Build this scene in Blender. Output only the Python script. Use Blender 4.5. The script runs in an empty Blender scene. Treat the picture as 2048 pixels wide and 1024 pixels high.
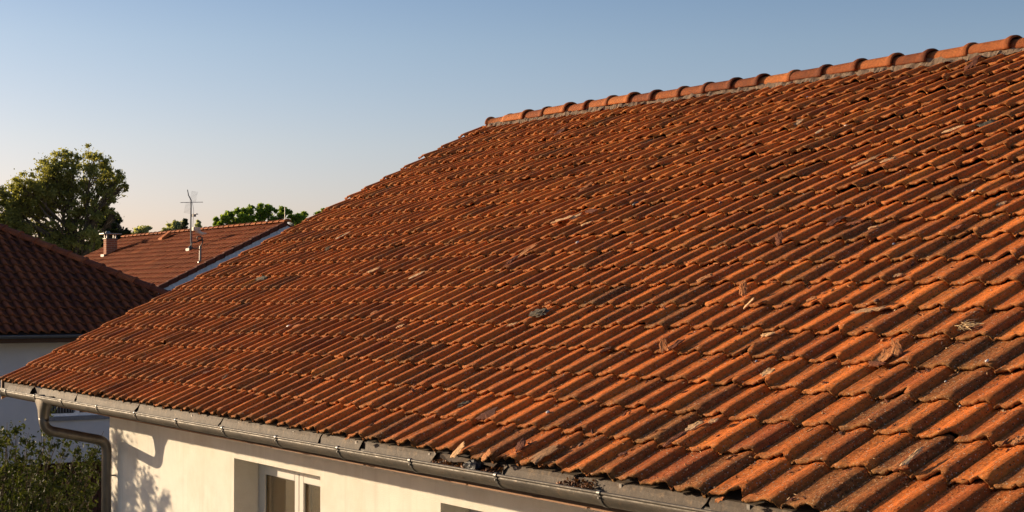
import bpy, math, random
import numpy as np
from mathutils import Vector, Matrix
R = math.radians
SC = bpy.context.scene
COL = SC.collection

# ------------------------------------------------------------------ camera, sky, sun, exposure
cd = bpy.data.cameras.new('camera'); cam = bpy.data.objects.new('camera', cd); COL.objects.link(cam)
cd.sensor_width = 36.0; cd.lens = 3018.8 / 2048 * 36.0; cd.clip_start = 0.1; cd.clip_end = 3000
cam.location = (18.3408, -5.0675, 0.9669)
cam.rotation_euler = (R(90 + 1.559), 0, R(55.855))
SC.camera = cam
SUN = Vector((-1.53, -0.83, 0.325)).normalized()        # towards the sun
SUN_EL = math.asin(SUN.z); SUN_AZ = math.atan2(SUN.x, SUN.y)
w = bpy.data.worlds.new("World"); SC.world = w; w.use_nodes = True
nt = w.node_tree; bg = nt.nodes['Background']
sky = nt.nodes.new('ShaderNodeTexSky'); sky.sky_type = 'NISHITA'; sky.sun_disc = False
sky.sun_elevation = SUN_EL; sky.sun_rotation = SUN_AZ; sky.altitude = 100
sky.air_density = 1.0; sky.dust_density = 1.0; sky.ozone_density = 1.5
tcw = nt.nodes.new('ShaderNodeTexCoord'); szw = nt.nodes.new('ShaderNodeSeparateXYZ'); nt.links.new(tcw.outputs['Generated'], szw.inputs[0])
rw = nt.nodes.new('ShaderNodeValToRGB'); nt.links.new(szw.outputs[2], rw.inputs[0]); ew = rw.color_ramp.elements
for q_, (p_, c_) in enumerate([(0.0, (0.95, 0.77, 1.00)), (0.035, (0.93, 0.80, 1.07)), (0.10, (0.93, 0.84, 1.00)), (0.165, (0.84, 0.82, 0.95)), (0.21, (0.71, 0.74, 0.90)), (1.0, (0.60, 0.68, 0.85))]):
    e_ = ew[q_] if q_ < 2 else ew.new(p_)
    e_.position = p_; e_.color = c_ + (1,)
mw = nt.nodes.new('ShaderNodeMix'); mw.data_type = 'RGBA'; mw.blend_type = 'MULTIPLY'; mw.inputs[0].default_value = 1.0
nt.links.new(sky.outputs[0], mw.inputs[6]); nt.links.new(rw.outputs[0], mw.inputs[7]); nt.links.new(mw.outputs[2], bg.inputs[0]); bg.inputs[1].default_value = 0.105
sl = bpy.data.lights.new('sun', 'SUN'); sl.energy = 5.0; sl.angle = R(0.5); sl.color = (1.0, 0.78, 0.52)
so = bpy.data.objects.new('sun', sl); COL.objects.link(so); so.location = (0, -20, 20)
so.rotation_euler = (-SUN).to_track_quat('-Z', 'Y').to_euler()
SC.view_settings.view_transform = 'Standard'; SC.view_settings.look = 'None'
SC.view_settings.exposure = 0.62; SC.view_settings.gamma = 1.0
SC.cycles.max_bounces = 6; SC.cycles.transparent_max_bounces = 16

# ------------------------------------------------------------------ material helper
def mat(name, rough=0.8, metallic=0.0, spec=0.4):
    m = bpy.data.materials.new(name); m.use_nodes = True
    b = m.node_tree.nodes['Principled BSDF']
    b.inputs['Roughness'].default_value = rough; b.inputs['Metallic'].default_value = metallic
    b.inputs['Specular IOR Level'].default_value = spec
    return m, m.node_tree, b
class G:
    """small node-graph helper"""
    def __init__(s, nt): s.nt = nt; s.tc = None
    def n(s, t, **k):
        x = s.nt.nodes.new(t)
        for a, v in k.items(): setattr(x, a, v)
        return x
    def co(s):
        if s.tc is None: s.tc = s.n('ShaderNodeTexCoord')
        return s.tc.outputs['Object']
    def put(s, sock, v):
        if isinstance(v, bpy.types.NodeSocket): s.nt.links.new(v, sock)
        elif isinstance(v, (tuple, list)): sock.default_value = tuple(v) + ((1,) if len(v) == 3 and len(sock.default_value) == 4 else ())
        else: sock.default_value = v
    def noise(s, scale, detail=4, rough=0.55, vec=None, out='Fac', dist=0.0):
        x = s.n('ShaderNodeTexNoise'); s.put(x.inputs['Scale'], scale); x.inputs['Detail'].default_value = detail
        x.inputs['Roughness'].default_value = rough; x.inputs['Distortion'].default_value = dist
        s.put(x.inputs['Vector'], vec if vec is not None else s.co()); return x.outputs[out]
    def voro(s, scale, feature='F1', out='Distance', vec=None, rnd=1.0):
        x = s.n('ShaderNodeTexVoronoi'); x.feature = feature; s.put(x.inputs['Scale'], scale)
        x.inputs['Randomness'].default_value = rnd
        s.put(x.inputs['Vector'], vec if vec is not None else s.co()); return x.outputs[out]
    def ramp(s, fac, stops, interp='LINEAR'):
        x = s.n('ShaderNodeValToRGB'); x.color_ramp.interpolation = interp; e = x.color_ramp.elements
        while len(e) < len(stops): e.new(0.5)
        for q, (p, c) in zip(e, stops):
            q.position = p; q.color = (c, c, c, 1) if isinstance(c, (int, float)) else tuple(c) + (1,)
        s.put(x.inputs[0], fac); return x.outputs[0]
    def mix(s, fac, a, b, mode='MIX'):
        x = s.n('ShaderNodeMix'); x.data_type = 'RGBA'; x.blend_type = mode
        s.put(x.inputs[0], fac); s.put(x.inputs[6], a); s.put(x.inputs[7], b); return x.outputs[2]
    def math(s, op, a, b=0.0, c=None, clamp=False):
        x = s.n('ShaderNodeMath'); x.operation = op; x.use_clamp = clamp; s.put(x.inputs[0], a); s.put(x.inputs[1], b)
        if c is not None: s.put(x.inputs[2], c)
        return x.outputs[0]
    def attr(s, name):
        x = s.n('ShaderNodeAttribute'); x.attribute_name = name; return x.outputs['Fac']
    def scalev(s, v3):
        x = s.n('ShaderNodeMapping'); x.inputs['Scale'].default_value = v3; s.put(x.inputs['Vector'], s.co()); return x.outputs[0]
    def bump(s, b, h, strength=0.5, dist=0.01):
        x = s.n('ShaderNodeBump'); x.inputs['Strength'].default_value = strength; x.inputs['Distance'].default_value = dist
        s.put(x.inputs['Height'], h); s.nt.links.new(x.outputs[0], b.inputs['Normal'])

def terracotta(name, cols, weather=1.0, edgecol=(0.29, 0.165, 0.055), bump=0.6, speck=True, wscale=0.9, spec=0.12, pan_shade=0.0):
    m, nt, b = mat(name, 0.85, 0, spec); g = G(nt)
    tint = g.attr('tint'); edge = g.attr('edge'); pan = g.attr('pan'); worn = g.attr('worn')
    n1 = g.noise(7.0, 6, 0.65); n2 = g.noise(wscale, 4, 0.6); n3 = g.noise(45, 6, 0.7); n4 = g.noise(180, 3, 0.6)
    t = g.math('ADD', tint, g.math('MULTIPLY', g.math('SUBTRACT', n1, 0.5), 0.9))
    t = g.math('ADD', t, g.math('MULTIPLY', g.math('SUBTRACT', n2, 0.5), 0.8))
    c = g.ramp(t, [(0.05, cols[0]), (0.38, cols[1]), (0.68, cols[2]), (1.0, cols[3])])
    # streaks of grime running down each tile
    st = g.noise(9, 5, 0.7, vec=g.scalev((4.0, 0.6, 0.6)))
    gr = g.math('MULTIPLY', g.ramp(g.math('ADD', st, g.math('MULTIPLY', worn, 0.30)), [(0.60, 0.0), (0.85, 1.0)]), 0.6 * weather)
    c = g.mix(gr, c, (0.085, 0.034, 0.014))
    # grey-brown lichen film, thicker where tiles are worn and in the pans
    lf = g.math('ADD', g.math('MULTIPLY', g.noise(16, 7, 0.75), 0.75), g.math('ADD', g.math('MULTIPLY', worn, 0.33), g.math('MULTIPLY', pan, 0.07)))
    lf = g.math('MULTIPLY', g.ramp(lf, [(0.56, 0.0), (0.80, 1.0)]), 0.62 * weather)
    c = g.mix(lf, c, g.ramp(n3, [(0.3, (0.085, 0.034, 0.012)), (0.55, (0.23, 0.105, 0.034)), (0.75, (0.42, 0.24, 0.10))]))
    if pan_shade: c = g.mix(g.math('MULTIPLY', pan, pan_shade), c, (0.03, 0.014, 0.010))  # valleys between the ribs darkened in the base colour, as painted shade
    # clay grain
    c = g.mix(0.75, c, g.ramp(n3, [(0.28, 0.50), (0.48, 1.05), (0.72, 1.45)]), 'MULTIPLY')
    ec = g.mix(g.ramp(g.noise(30, 5, 0.75), [(0.42, 0.0), (0.58, 1.0)]), edgecol, (0.13, 0.06, 0.022))
    c = g.mix(g.math('MULTIPLY', edge, 0.92), c, ec)
    if speck:
        for sc, th, colr, a in ((48, 0.20, (0.55, 0.42, 0.30), 0.66), (36, 0.17, (0.02, 0.012, 0.008), 0.66), (90, 0.26, (0.50, 0.33, 0.18), 0.52), (70, 0.24, (0.03, 0.016, 0.01), 0.55)):
            d = g.voro(sc); rn = g.voro(sc, out='Color')
            sep = g.n('ShaderNodeSeparateColor'); g.put(sep.inputs[0], rn)
            k = g.math('MULTIPLY', g.math('LESS_THAN', d, th), g.math('GREATER_THAN', g.math('ADD', sep.outputs[0], g.math('MULTIPLY', worn, 0.15)), a + 0.18))
            c = g.mix(g.math('MULTIPLY', k, 0.85), c, colr)
    nt.links.new(c, b.inputs['Base Color'])
    g.put(b.inputs['Roughness'], g.ramp(n3, [(0.2, 0.62), (0.8, 0.95)]))
    h = g.math('ADD', g.math('MULTIPLY', n3, 1.5), g.math('MULTIPLY', n4, 0.45))
    h = g.math('ADD', h, g.math('MULTIPLY', lf, 0.5))
    g.bump(b, h, bump, 0.012)
    return m

def simple(name, col, rough=0.8, metallic=0.0, spec=0.4, var=0.25, scale=12, bump=0.2, bscale=90, dirt=None, aniso=None):
    m, nt, b = mat(name, rough, metallic, spec); g = G(nt)
    vec = g.scalev(aniso) if aniso else None
    n1 = g.noise(scale, 6, 0.65, vec=vec)
    c = g.mix(1.0, col, g.ramp(n1, [(0.25, 1 - var), (0.75, 1 + var)]), 'MULTIPLY')
    if dirt:
        dcol, lo, hi, ds = dirt
        c = g.mix(g.ramp(g.noise(ds, 6, 0.7), [(lo, 0.0), (hi, 1.0)]), c, dcol)
    nt.links.new(c, b.inputs['Base Color'])
    if bump: g.bump(b, g.noise(bscale, 5, 0.65), bump, 0.01)
    return m

def leafmat(name, c1, c2, c3, trans=0.45):
    m, nt, b = mat(name, 0.6, 0, 0.18); g = G(nt)
    c = g.ramp(g.attr('tint'), [(0.0, c1), (0.55, c2), (1.0, c3)])
    nt.links.new(c, b.inputs['Base Color'])
    tr = g.n('ShaderNodeBsdfTranslucent'); g.put(tr.inputs[0], g.mix(1.0, c, (1.5, 1.45, 0.6), 'MULTIPLY'))
    mx = g.n('ShaderNodeMixShader'); mx.inputs[0].default_value = trans
    nt.links.new(b.outputs[0], mx.inputs[1]); nt.links.new(tr.outputs[0], mx.inputs[2])
    nt.links.new(mx.outputs[0], nt.nodes['Material Output'].inputs[0])
    return m

# ------------------------------------------------------------------ mesh helpers
def link(o, parent=None):
    COL.objects.link(o)
    if parent is not None:
        o.parent = parent
    return o
def wloc(o):
    v = Vector((0, 0, 0))
    while o is not None: v += o.location; o = o.parent
    return v
def np_mesh(name, V, F, m, parent=None, smooth=False, attrs=None, org=None):
    """V: n x 3 world coordinates, F: list or array of equal-length faces. Origin at org (world) or at the parent's."""
    V = np.asarray(V, dtype=np.float64)
    base = np.array(wloc(parent)) if parent is not None else np.zeros(3)
    o0 = np.array(org) if org is not None else base
    me = bpy.data.meshes.new(name)
    if isinstance(F, np.ndarray):
        n, k = F.shape
        me.vertices.add(len(V)); me.vertices.foreach_set('co', (V - o0).ravel())
        me.loops.add(n * k); me.loops.foreach_set('vertex_index', F.ravel().astype(np.int32))
        me.polygons.add(n); me.polygons.foreach_set('loop_start', np.arange(0, n * k, k, dtype=np.int32))
        me.polygons.foreach_set('loop_total', np.full(n, k, dtype=np.int32))
        me.update(calc_edges=True)
    else:
        me.from_pydata([tuple(v) for v in (V - o0)], [], [tuple(f) for f in F])
    me.polygons.foreach_set('use_smooth', [smooth] * len(me.polygons))
    for k, a in (attrs or {}).items():
        at = me.attributes.new(k, 'FLOAT', 'POINT'); at.data.foreach_set('value', np.asarray(a, dtype=np.float32).ravel())
    me.validate(); me.update()
    if m: me.materials.append(m)
    o = bpy.data.objects.new(name, me); link(o, parent)
    o.location = Vector(o0 - base)
    return o
class MB:
    def __init__(s): s.v = []; s.f = []
    def add(s, V, F):
        k = len(s.v); s.v += [tuple(v) for v in V]; s.f += [tuple(i + k for i in f) for f in F]; return s
    def box(s, a, b, M=None):
        (x0, y0, z0), (x1, y1, z1) = a, b
        V = [(x0, y0, z0), (x1, y0, z0), (x1, y1, z0), (x0, y1, z0), (x0, y0, z1), (x1, y0, z1), (x1, y1, z1), (x0, y1, z1)]
        if M is not None: V = [tuple(M @ Vector(v)) for v in V]
        return s.add(V, [(0, 3, 2, 1), (4, 5, 6, 7), (0, 1, 5, 4), (1, 2, 6, 5), (2, 3, 7, 6), (3, 0, 4, 7)])
    def tube(s, pts, rad, n=12, cap=True):
        """swept circle; rad number or list"""
        pts = [Vector(p) for p in pts]; rs = rad if isinstance(rad, (list, tuple)) else [rad] * len(pts)
        up = None; V = []; F = []
        for i, p in enumerate(pts):
            d = (pts[min(i + 1, len(pts) - 1)] - pts[max(i - 1, 0)]).normalized()
            if up is None: up = Vector((0, 0, 1)) if abs(d.z) < 0.9 else Vector((0, 1, 0))
            a = d.cross(up).normalized(); u = a.cross(d).normalized(); up = u
            for k in range(n):
                t = 2 * math.pi * k / n; V.append(p + (a * math.cos(t) + u * math.sin(t)) * rs[i])
        for i in range(len(pts) - 1):
            for k in range(n):
                F.append((i * n + k, i * n + (k + 1) % n, (i + 1) * n + (k + 1) % n, (i + 1) * n + k))
        if cap: F.append(tuple(range(n))[::-1]); F.append(tuple((len(pts) - 1) * n + k for k in range(n)))
        return s.add(V, F)
    def build(s, name, m, parent=None, smooth=False, org=None):
        return np_mesh(name, np.array(s.v), s.f, m, parent, smooth, None, org)
def bevel(o, w=0.005, seg=2):
    md = o.modifiers.new('bevel', 'BEVEL'); md.width = w; md.segments = seg; md.limit_method = 'ANGLE'; return o
def tag(o, label=None, cat=None, group=None, kind=None):
    if label: o['label'] = label
    if cat: o['category'] = cat
    if group: o['group'] = group
    if kind: o['kind'] = kind
    return o
def empty(name, loc, label, cat, group=None):
    o = bpy.data.objects.new(name, None); o.location = loc; o.empty_display_size = 0.2; link(o); return tag(o, label, cat, group)

# ------------------------------------------------------------------ tiles
TERRA = terracotta('terracotta', [(0.32, 0.078, 0.022), (0.52, 0.134, 0.026), (0.70, 0.178, 0.031), (0.82, 0.25, 0.042)])
TERRA_RIDGE = terracotta('terracotta_ridge', [(0.16, 0.048, 0.020), (0.27, 0.080, 0.026), (0.37, 0.115, 0.034), (0.46, 0.155, 0.044)], weather=0.75, speck=False)
TERRA_DARK = terracotta('terracotta_dark', [(0.10, 0.032, 0.020), (0.17, 0.050, 0.026), (0.24, 0.070, 0.030), (0.32, 0.10, 0.04)], weather=0.3, edgecol=(0.14, 0.055, 0.03), speck=False, pan_shade=0.75)
TERRA_FAR = terracotta('terracotta_far', [(0.12, 0.030, 0.014), (0.165, 0.040, 0.017), (0.21, 0.050, 0.020), (0.32, 0.09, 0.033)], weather=0.15, speck=False, edgecol=(0.22, 0.075, 0.03), spec=0.03)

PROF_A = np.array([0, .03, .055, .085, .12, .20, .30, .38, .44, .50, .56, .62, .69, .77, .835, .885, .925, .945, .965, 1.03])
PROF_H = np.array([-.28, -.26, .02, .06, .01, .02, .06, .14, .28, .50, .69, .84, .96, 1.0, .95, .80, .50, .10, -.28, -.28])
HOLES = [(11.5, 4, .12), (7.3, 12, .10), (9.9, 17, .08), (13.0, 3, .07), (8.9, 20, .12), (4.2, 10, .06), (11.9, 9, .07)]
def tile_field(name, m, parent, S, cols, rows, expo, hrib, thick, lift, nt_, seed, jit=1.0, low=False, uclip=None, rough=1.0):
    """S(u, v, h) -> world points; cols: rib positions (tile j spans cols[j]..cols[j+1]); rows: number of courses or list"""
    rng = np.random.default_rng(seed)
    A, H = (PROF_A, PROF_H)
    if low: A, H = A[[0, 2, 4, 6, 8, 10, 12, 14, 16, 18, 19]], H[[0, 2, 4, 6, 8, 10, 12, 14, 16, 18, 19]]
    nA = len(A); T = np.linspace(0, 1, nt_) ** 1.3
    Vs = []; tint = []; edge = []; pan = []; worn = []; Fs = []; base = 0
    # face template: rows 0: bottom of front edge, 1..nt_: top rows
    nR = nt_ + 2
    q = np.arange(nR * nA).reshape(nR, nA)
    Ft = np.stack([q[:-1, :-1], q[:-1, 1:], q[1:, 1:], q[1:, :-1]], -1).reshape(-1, 4)
    for i in rows:
        for j in range(len(cols) - 1):
            u0, u1 = cols[j], cols[j + 1]; p = u1 - u0
            if uclip and uclip(u0, i * expo): continue
            tn = rng.random() * 0.42 + 0.32 + (0.18 if rng.random() < 0.05 else 0) - (0.22 if rng.random() < 0.09 else 0)
            wn = min(1.3, max(0, rng.normal(0.30, 0.28)))
            if m is TERRA: tn += 0.10 * min(1, max(0, (i - 9) / 6.0)) + rng.normal(0, .06); wn += 0.40 * min(1, max(0, (u0 - 9.5) / 3.5)) * min(1, max(0.15, 1 - i / 9.0)); tn -= 0.10 * min(1, max(0, (u0 - 10.5) / 3)) * min(1, max(0, 1 - i / 7.0)); tn -= 0.10 * min(1, max(0, 1 - u0 / 8)) * max(0, 1 - i / 10.0)
            jt = jit * (1 + (1.1 * min(1, max(0, (i - 7) / 10.0)) if name == 'tile_covering' and rough == 1.0 and not low else 0))
            ju, jv, jh = rng.normal(0, 0.0030) * jt, rng.normal(0, 0.007) * jt, abs(rng.normal(0, 0.0024)) * jt
            if rng.random() < 0.035 * rough * jt: jh += rng.uniform(0.006, 0.016); jv += rng.uniform(-0.02, 0.025)
            yaw = rng.normal(0, 0.008) * jit; roll = rng.normal(0, 0.010) * jit
            a = A; L = expo * 1.13
            nz = np.convolve(rng.normal(0, 1, nA + 4), np.ones(2) / 2, 'valid')[:nA] * 0.0075 * rough
            if rng.random() < 0.20 * rough:
                nz = nz + rng.uniform(0.015, 0.05) * np.exp(-((a - rng.random()) / rng.uniform(0.05, 0.16)) ** 2)
            for (hx, hi, hd) in HOLES:
                if parent is not None and name == 'tile_covering' and m is TERRA and i == hi and u0 <= hx < u1: nz = nz + hd * np.exp(-((a - .55) / .2) ** 4)
            U = np.zeros((nR, nA)); Vv = np.zeros((nR, nA)); Hh = np.zeros((nR, nA))
            for r in range(nR):
                t = 0.0 if r < 2 else T[r - 2]
                top = lift * (1 - t) * (1 + (0.45 * min(1, max(0, (i - 7) / 9.0)) if m is TERRA else 0)) + jh * (1 - t)
                Vv[r] = i * expo - (0.03 * (1 - t) if i == 0 else 0) + t * L + jv + nz * (1 - t) ** 4
                U[r] = u0 + a * p + ju + (t - 0.5) * L * yaw
                Hh[r] = top + H * hrib * (1 - 0.08 * t) + (a - 0.5) * p * roll
                if 2 <= r: Hh[r] += rng.normal(0, 0.0007 * rough, nA)
            # r0 = underside set back, r1 = lower lip, r2.. = top surface
            Vv[0] += 0.05; Hh[0] -= thick * 1.0; Hh[1] -= thick * (1 + (0.35 * min(1, max(0, (i - 7) / 9.0)) if m is TERRA else 0)) + rng.normal(0, 0.003 * rough, nA); Vv[1] += 0.003 + np.abs(rng.normal(0, 0.002 * rough, nA))
            P = S(U.ravel(), Vv.ravel(), Hh.ravel())
            Vs.append(P); Fs.append(Ft + base); base += nR * nA
            tint.append(np.full(nR * nA, tn)); worn.append(np.full(nR * nA, wn))
            e = np.zeros((nR, nA)); e[:2] = 1; e[2] = 0.55; edge.append(e.ravel())
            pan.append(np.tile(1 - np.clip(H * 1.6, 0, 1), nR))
    V = np.concatenate(Vs); F = np.concatenate(Fs)
    o = np_mesh(name, V, F, m, parent, True, dict(tint=np.concatenate(tint), edge=np.concatenate(edge), pan=np.concatenate(pan), worn=np.concatenate(worn)))
    mdz = o.data
    return o

# ------------------------------------------------------------------ main house
AL = 0.458385; CA, SA = math.cos(AL), math.sin(AL)
SR = 7.557; RY, RZ = SR * CA, SR * SA
def ridge_dz(X):
    return np.interp(X, [0, .3, 1.8, 3.2, 4.4, 5.7, 6.9, 7.6, 8.5, 9.4, 12, 22], [.088, .086, .070, .056, .030, .002, -.020, -.028, -.044, -.055, -.07, -.09])
def roofpt(u, v, h):
    u = np.asarray(u, float); v = np.asarray(v, float); h = np.asarray(h, float) - 0.022
    dz = ridge_dz(u) * np.clip(v / SR, 0, 1.1) ** 3 + 0.008 * np.sin(u * 1.3) * np.sin(v * 0.9)
    return np.stack([u, v * CA - h * SA, v * SA + h * CA + dz], -1)
jk = [0, 8, 16, 24, 32, 40, 45, 50, 55, 60, 100]; xk = [0.198, 1.92, 3.49, 5.125, 6.79, 8.60, 9.77, 10.95, 12.10, 13.41, 22.6]
ribs = np.interp(np.arange(0, 96), jk, xk)
HP = (1.9, 0.7, -5.3)
house = empty('house', (10.0, 5.0, -5.3), 'cream rendered house in the foreground with the large orange ribbed tile roof and broken tiles', 'house')

PLASTER = simple('cream_plaster', (0.83, 0.78, 0.685), 0.92, var=0.07, scale=3, bump=0.5, bscale=140, dirt=((0.68, 0.60, 0.47), 0.50, 0.85, 1.2))
_pm = PLASTER.node_tree; _pg = G(_pm); _pb = _pm.nodes['Principled BSDF']; _c0 = _pb.inputs['Base Color'].links[0].from_socket
_st = _pg.noise(6, 5, 0.65, vec=_pg.scalev((1.6, 1.6, 0.12))); _bl = _pg.noise(0.9, 5, 0.6); _gr = _pg.noise(170, 3, 0.7)
_c1 = _pg.mix(_pg.math('MULTIPLY', _pg.ramp(_st, [(0.52, 0.0), (0.72, 1.0)]), 0.22), _c0, (0.50, 0.42, 0.32))
_c1 = _pg.mix(_pg.math('MULTIPLY', _pg.ramp(_bl, [(0.45, 0.0), (0.7, 1.0)]), 0.12), _c1, (0.62, 0.55, 0.44))
_c1 = _pg.mix(0.5, _c1, _pg.ramp(_gr, [(0.35, 0.82), (0.6, 1.06)]), 'MULTIPLY'); _pm.links.new(_c1, _pb.inputs['Base Color'])
TIMBER = simple('fascia_timber', (0.30, 0.15, 0.07), 0.7, var=0.3, aniso=(0.5, 6, 6), bump=0.3)
DECK = simple('roof_underlay', (0.05, 0.04, 0.035), 0.95)
MORTAR = simple('ridge_mortar', (0.215, 0.15, 0.10), 0.95, var=0.45, scale=18, bump=1.0, bscale=60, dirt=((0.10, 0.07, 0.05), 0.5, 0.65, 14))
ZINC, znt, zb = mat('zinc_gutter', 0.5, 0.25, 0.25); zg = G(znt)
zn = zg.noise(3.5, 7, 0.7, vec=zg.scalev((0.8, 3, 3)))
zc = zg.ramp(zn, [(0.3, (0.045, 0.037, 0.030)), (0.5, (0.080, 0.067, 0.053)), (0.72, (0.13, 0.108, 0.083))])
zc = zg.mix(zg.ramp(zg.noise(22, 6, 0.75), [(0.58, 0.0), (0.72, 0.75)]), zc, (0.22, 0.14, 0.08))
znt.links.new(zc, zb.inputs['Base Color'])
zg.put(zb.inputs['Roughness'], zg.ramp(zg.noise(14, 6, 0.7), [(0.3, 0.48), (0.7, 0.75)])); zg.bump(zb, zg.noise(30, 6, 0.7), 0.12, 0.01)
PIPE, pnt, pb = mat('zinc_pipe', 0.42, 0.7, 0.5); pg = G(pnt)
pc = pg.ramp(pg.noise(5, 6, 0.7, vec=pg.scalev((3, 3, 0.7))), [(0.3, (0.13, 0.115, 0.10)), (0.6, (0.20, 0.18, 0.155)), (0.8, (0.26, 0.235, 0.20))])
pnt.links.new(pc, pb.inputs['Base Color']); pg.bump(pb, pg.noise(25, 5), 0.1, 0.01)
APRON = simple('apron_metal', (0.074, 0.050, 0.031), 0.75, 0.0, 0.4, var=0.3, scale=5, bump=0.35, bscale=40, dirt=((0.20, 0.13, 0.07), 0.54, 0.72, 16), aniso=(3, 1, 1))

# roof: deck, back slope, then the laid tiles (the roof part's own mesh = deck; tiles one covering)
xs = np.linspace(0.02, 22.0, 45)
def strip(rowsP):
    V = np.concatenate(rowsP); n = len(rowsP[0]); k = len(rowsP)
    q = np.arange(n * k).reshape(k, n)
    return V, np.stack([q[:-1, :-1], q[:-1, 1:], q[1:, 1:], q[1:, :-1]], -1).reshape(-1, 4)
def backpt(u, v, h):
    P = roofpt(u, v, h); P[:, 1] = 2 * RY - P[:, 1]; return P
one = np.ones_like(xs)
rows_ = [roofpt(xs, one * v, one * -0.03) for v in (0.02, 2, 4, 6, SR)] + [backpt(xs, one * v, one * 0.01) for v in (6.8, 4, 2, -0.3)]
V, F = strip(rows_)
roof = np_mesh('roof', V, F, DECK, house)
cols = list(ribs)
tiles = tile_field('tile_covering', TERRA, roof, roofpt, [cols[0] - 0.205] + cols, range(0, 22), 0.34, 0.033, 0.017, 0.026, 5, 11)
tile_field('back_slope_tiles', TERRA, roof, backpt, list(np.linspace(0, 22, 100)), range(0, 22), 0.34, 0.043, 0.016, 0.030, 2, 12, low=True)
# short top course cut under the ridge
tile_field('top_course', TERRA, roof, lambda u, v, h: roofpt(u, np.minimum(v, SR - 0.005), h), cols, [22], 0.34, 0.033, 0.017, 0.026, 3, 13, low=False)

# ridge tiles
RX = [0.0, .35 + .03, .84, 1.29, 1.75, 2.26, 2.7, 3.17, 3.61, 4.06, 4.56, 5.02, 5.48, 5.93, 6.41, 6.89, 7.38, 7.86, 8.31, 8.8, 9.29]
RX = RX[1:]
while RX[-1] < 21.5: RX.append(RX[-1] + 0.475)
rr = random.Random(5)
for k in range(len(RX) - 1):
    x0, x1 = RX[k] - 0.03, RX[k + 1] + 0.035; L = x1 - x0
    prof = [(0, .096, .076), (0.05, .097, .077), (L - 0.13, .104, .083), (L - 0.08, .108, .087), (L - 0.05, .120, .101), (L - 0.03, .126, .108), (L - 0.004, .126, .108), (L, .122, .104)]
    if k == 0: prof = [(0, .112, .098), (0.012, .120, .106), (0.03, .110, .096)] + prof[1:]
    yy = RY + rr.uniform(-.010, .010); zz = rr.uniform(-.008, .008); tl = rr.uniform(-.03, .03)
    V = []; nA = 17
    for (dx, rw, rh) in prof:
        for a in range(nA):
            t = math.pi * (-0.04 + 1.08 * a / (nA - 1)); X = x0 + dx
            V.append((X, yy - rw * math.cos(t) + tl * (dx - L / 2), RZ + ridge_dz(X) + 0.008 + zz + rh * math.sin(t) * 1.0))
    q = np.arange(len(V)).reshape(len(prof), nA)
    F = np.stack([q[:-1, :-1], q[:-1, 1:], q[1:, 1:], q[1:, :-1]], -1).reshape(-1, 4)
    if k == 0:
        V2 = V; F = list(map(tuple, F)); F.append(tuple(range(nA)))
    n = len(V); tn = rr.uniform(0.25, 0.9) if rr.random() > .15 else 0.1
    o = np_mesh('ridge_tile', np.array(V), F, TERRA_RIDGE, roof, True,
                dict(tint=[tn] * n, edge=[0] * n, pan=[0] * n, worn=[rr.uniform(0.1, 0.5)] * n), org=(x0, yy, RZ))
    if k > 0:
        md = o.modifiers.new('thickness', 'SOLIDIFY'); md.thickness = 0.022; md.offset = -1
# mortar bedding, rough
rng = np.random.default_rng(3)
xm = np.arange(0.42, 21.8, 0.025); M = len(xm)
rows_ = []
for (dy, dz, na) in ((-0.138, -0.060, .010), (-0.120, -0.020, .012), (-0.106, 0.002, .008), (-0.086, 0.016, .003), (0.086, 0.016, .003), (0.140, -0.05, .01)):
    nn = np.convolve(rng.normal(0, 1, M + 4), np.ones(3) / 2, 'valid')[:M] * na
    rows_.append(np.stack([xm, RY + dy - nn * .6, RZ + ridge_dz(xm) + dz + nn + np.maximum(0, np.sin(xm * 2 * math.pi / .2296 + 1)) * 0.008], -1))
V, F = strip(rows_)
np_mesh('mortar_bedding', V, F, MORTAR, roof, False)

# verge board at the gable, fascia and soffit at the eave
mb = MB()
for sgn in (0, 1):
    pts = [roofpt([0.03], [v], [0.014])[0] for v in (0, 2.5, 5, SR)]
    if sgn: pts = [(p[0], 2 * RY - p[1], p[2]) for p in pts]
    for a, b in zip(pts[:-1], pts[1:]):
        V = []
        for p in (a, b):
            for dx, dz in ((0, -.012), (0.03, -.012), (0.03, -.24), (0, -.24)): V.append((p[0] + dx, p[1], p[2] + dz))
        mb.add(V, [(0, 1, 2, 3), (7, 6, 5, 4), (0, 4, 5, 1), (1, 5, 6, 2), (2, 6, 7, 3), (3, 7, 4, 0)])
mb.build('verge_board', TIMBER, roof)
mb = MB().box((0.04, 0.024, -0.2005), (21.9, 0.044, -0.045))
mb.build('fascia', simple('dark_fascia', (0.05, 0.028, 0.018), 0.8, bump=0), roof)
SOFF = simple('soffit_board', (0.30, 0.15, 0.07), 0.75, var=0.25, aniso=(0.4, 8, 8))
mb = MB(); x = 0.05
rs = random.Random(8)
while x < 21.8:
    L = rs.uniform(1.2, 1.9); e = rs.uniform(-0.004, 0.006)
    mb.box((x, 0.016 + e, -0.2105), (min(x + L, 21.9) - 0.03, 0.70, -0.2015)); x += L
mb.build('soffit', SOFF, roof)
mb = MB().box((0.06, 2 * RY - 0.7, -0.222), (21.9, 2 * RY + 0.02, -0.198)); mb.build('soffit', SOFF, roof)

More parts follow.
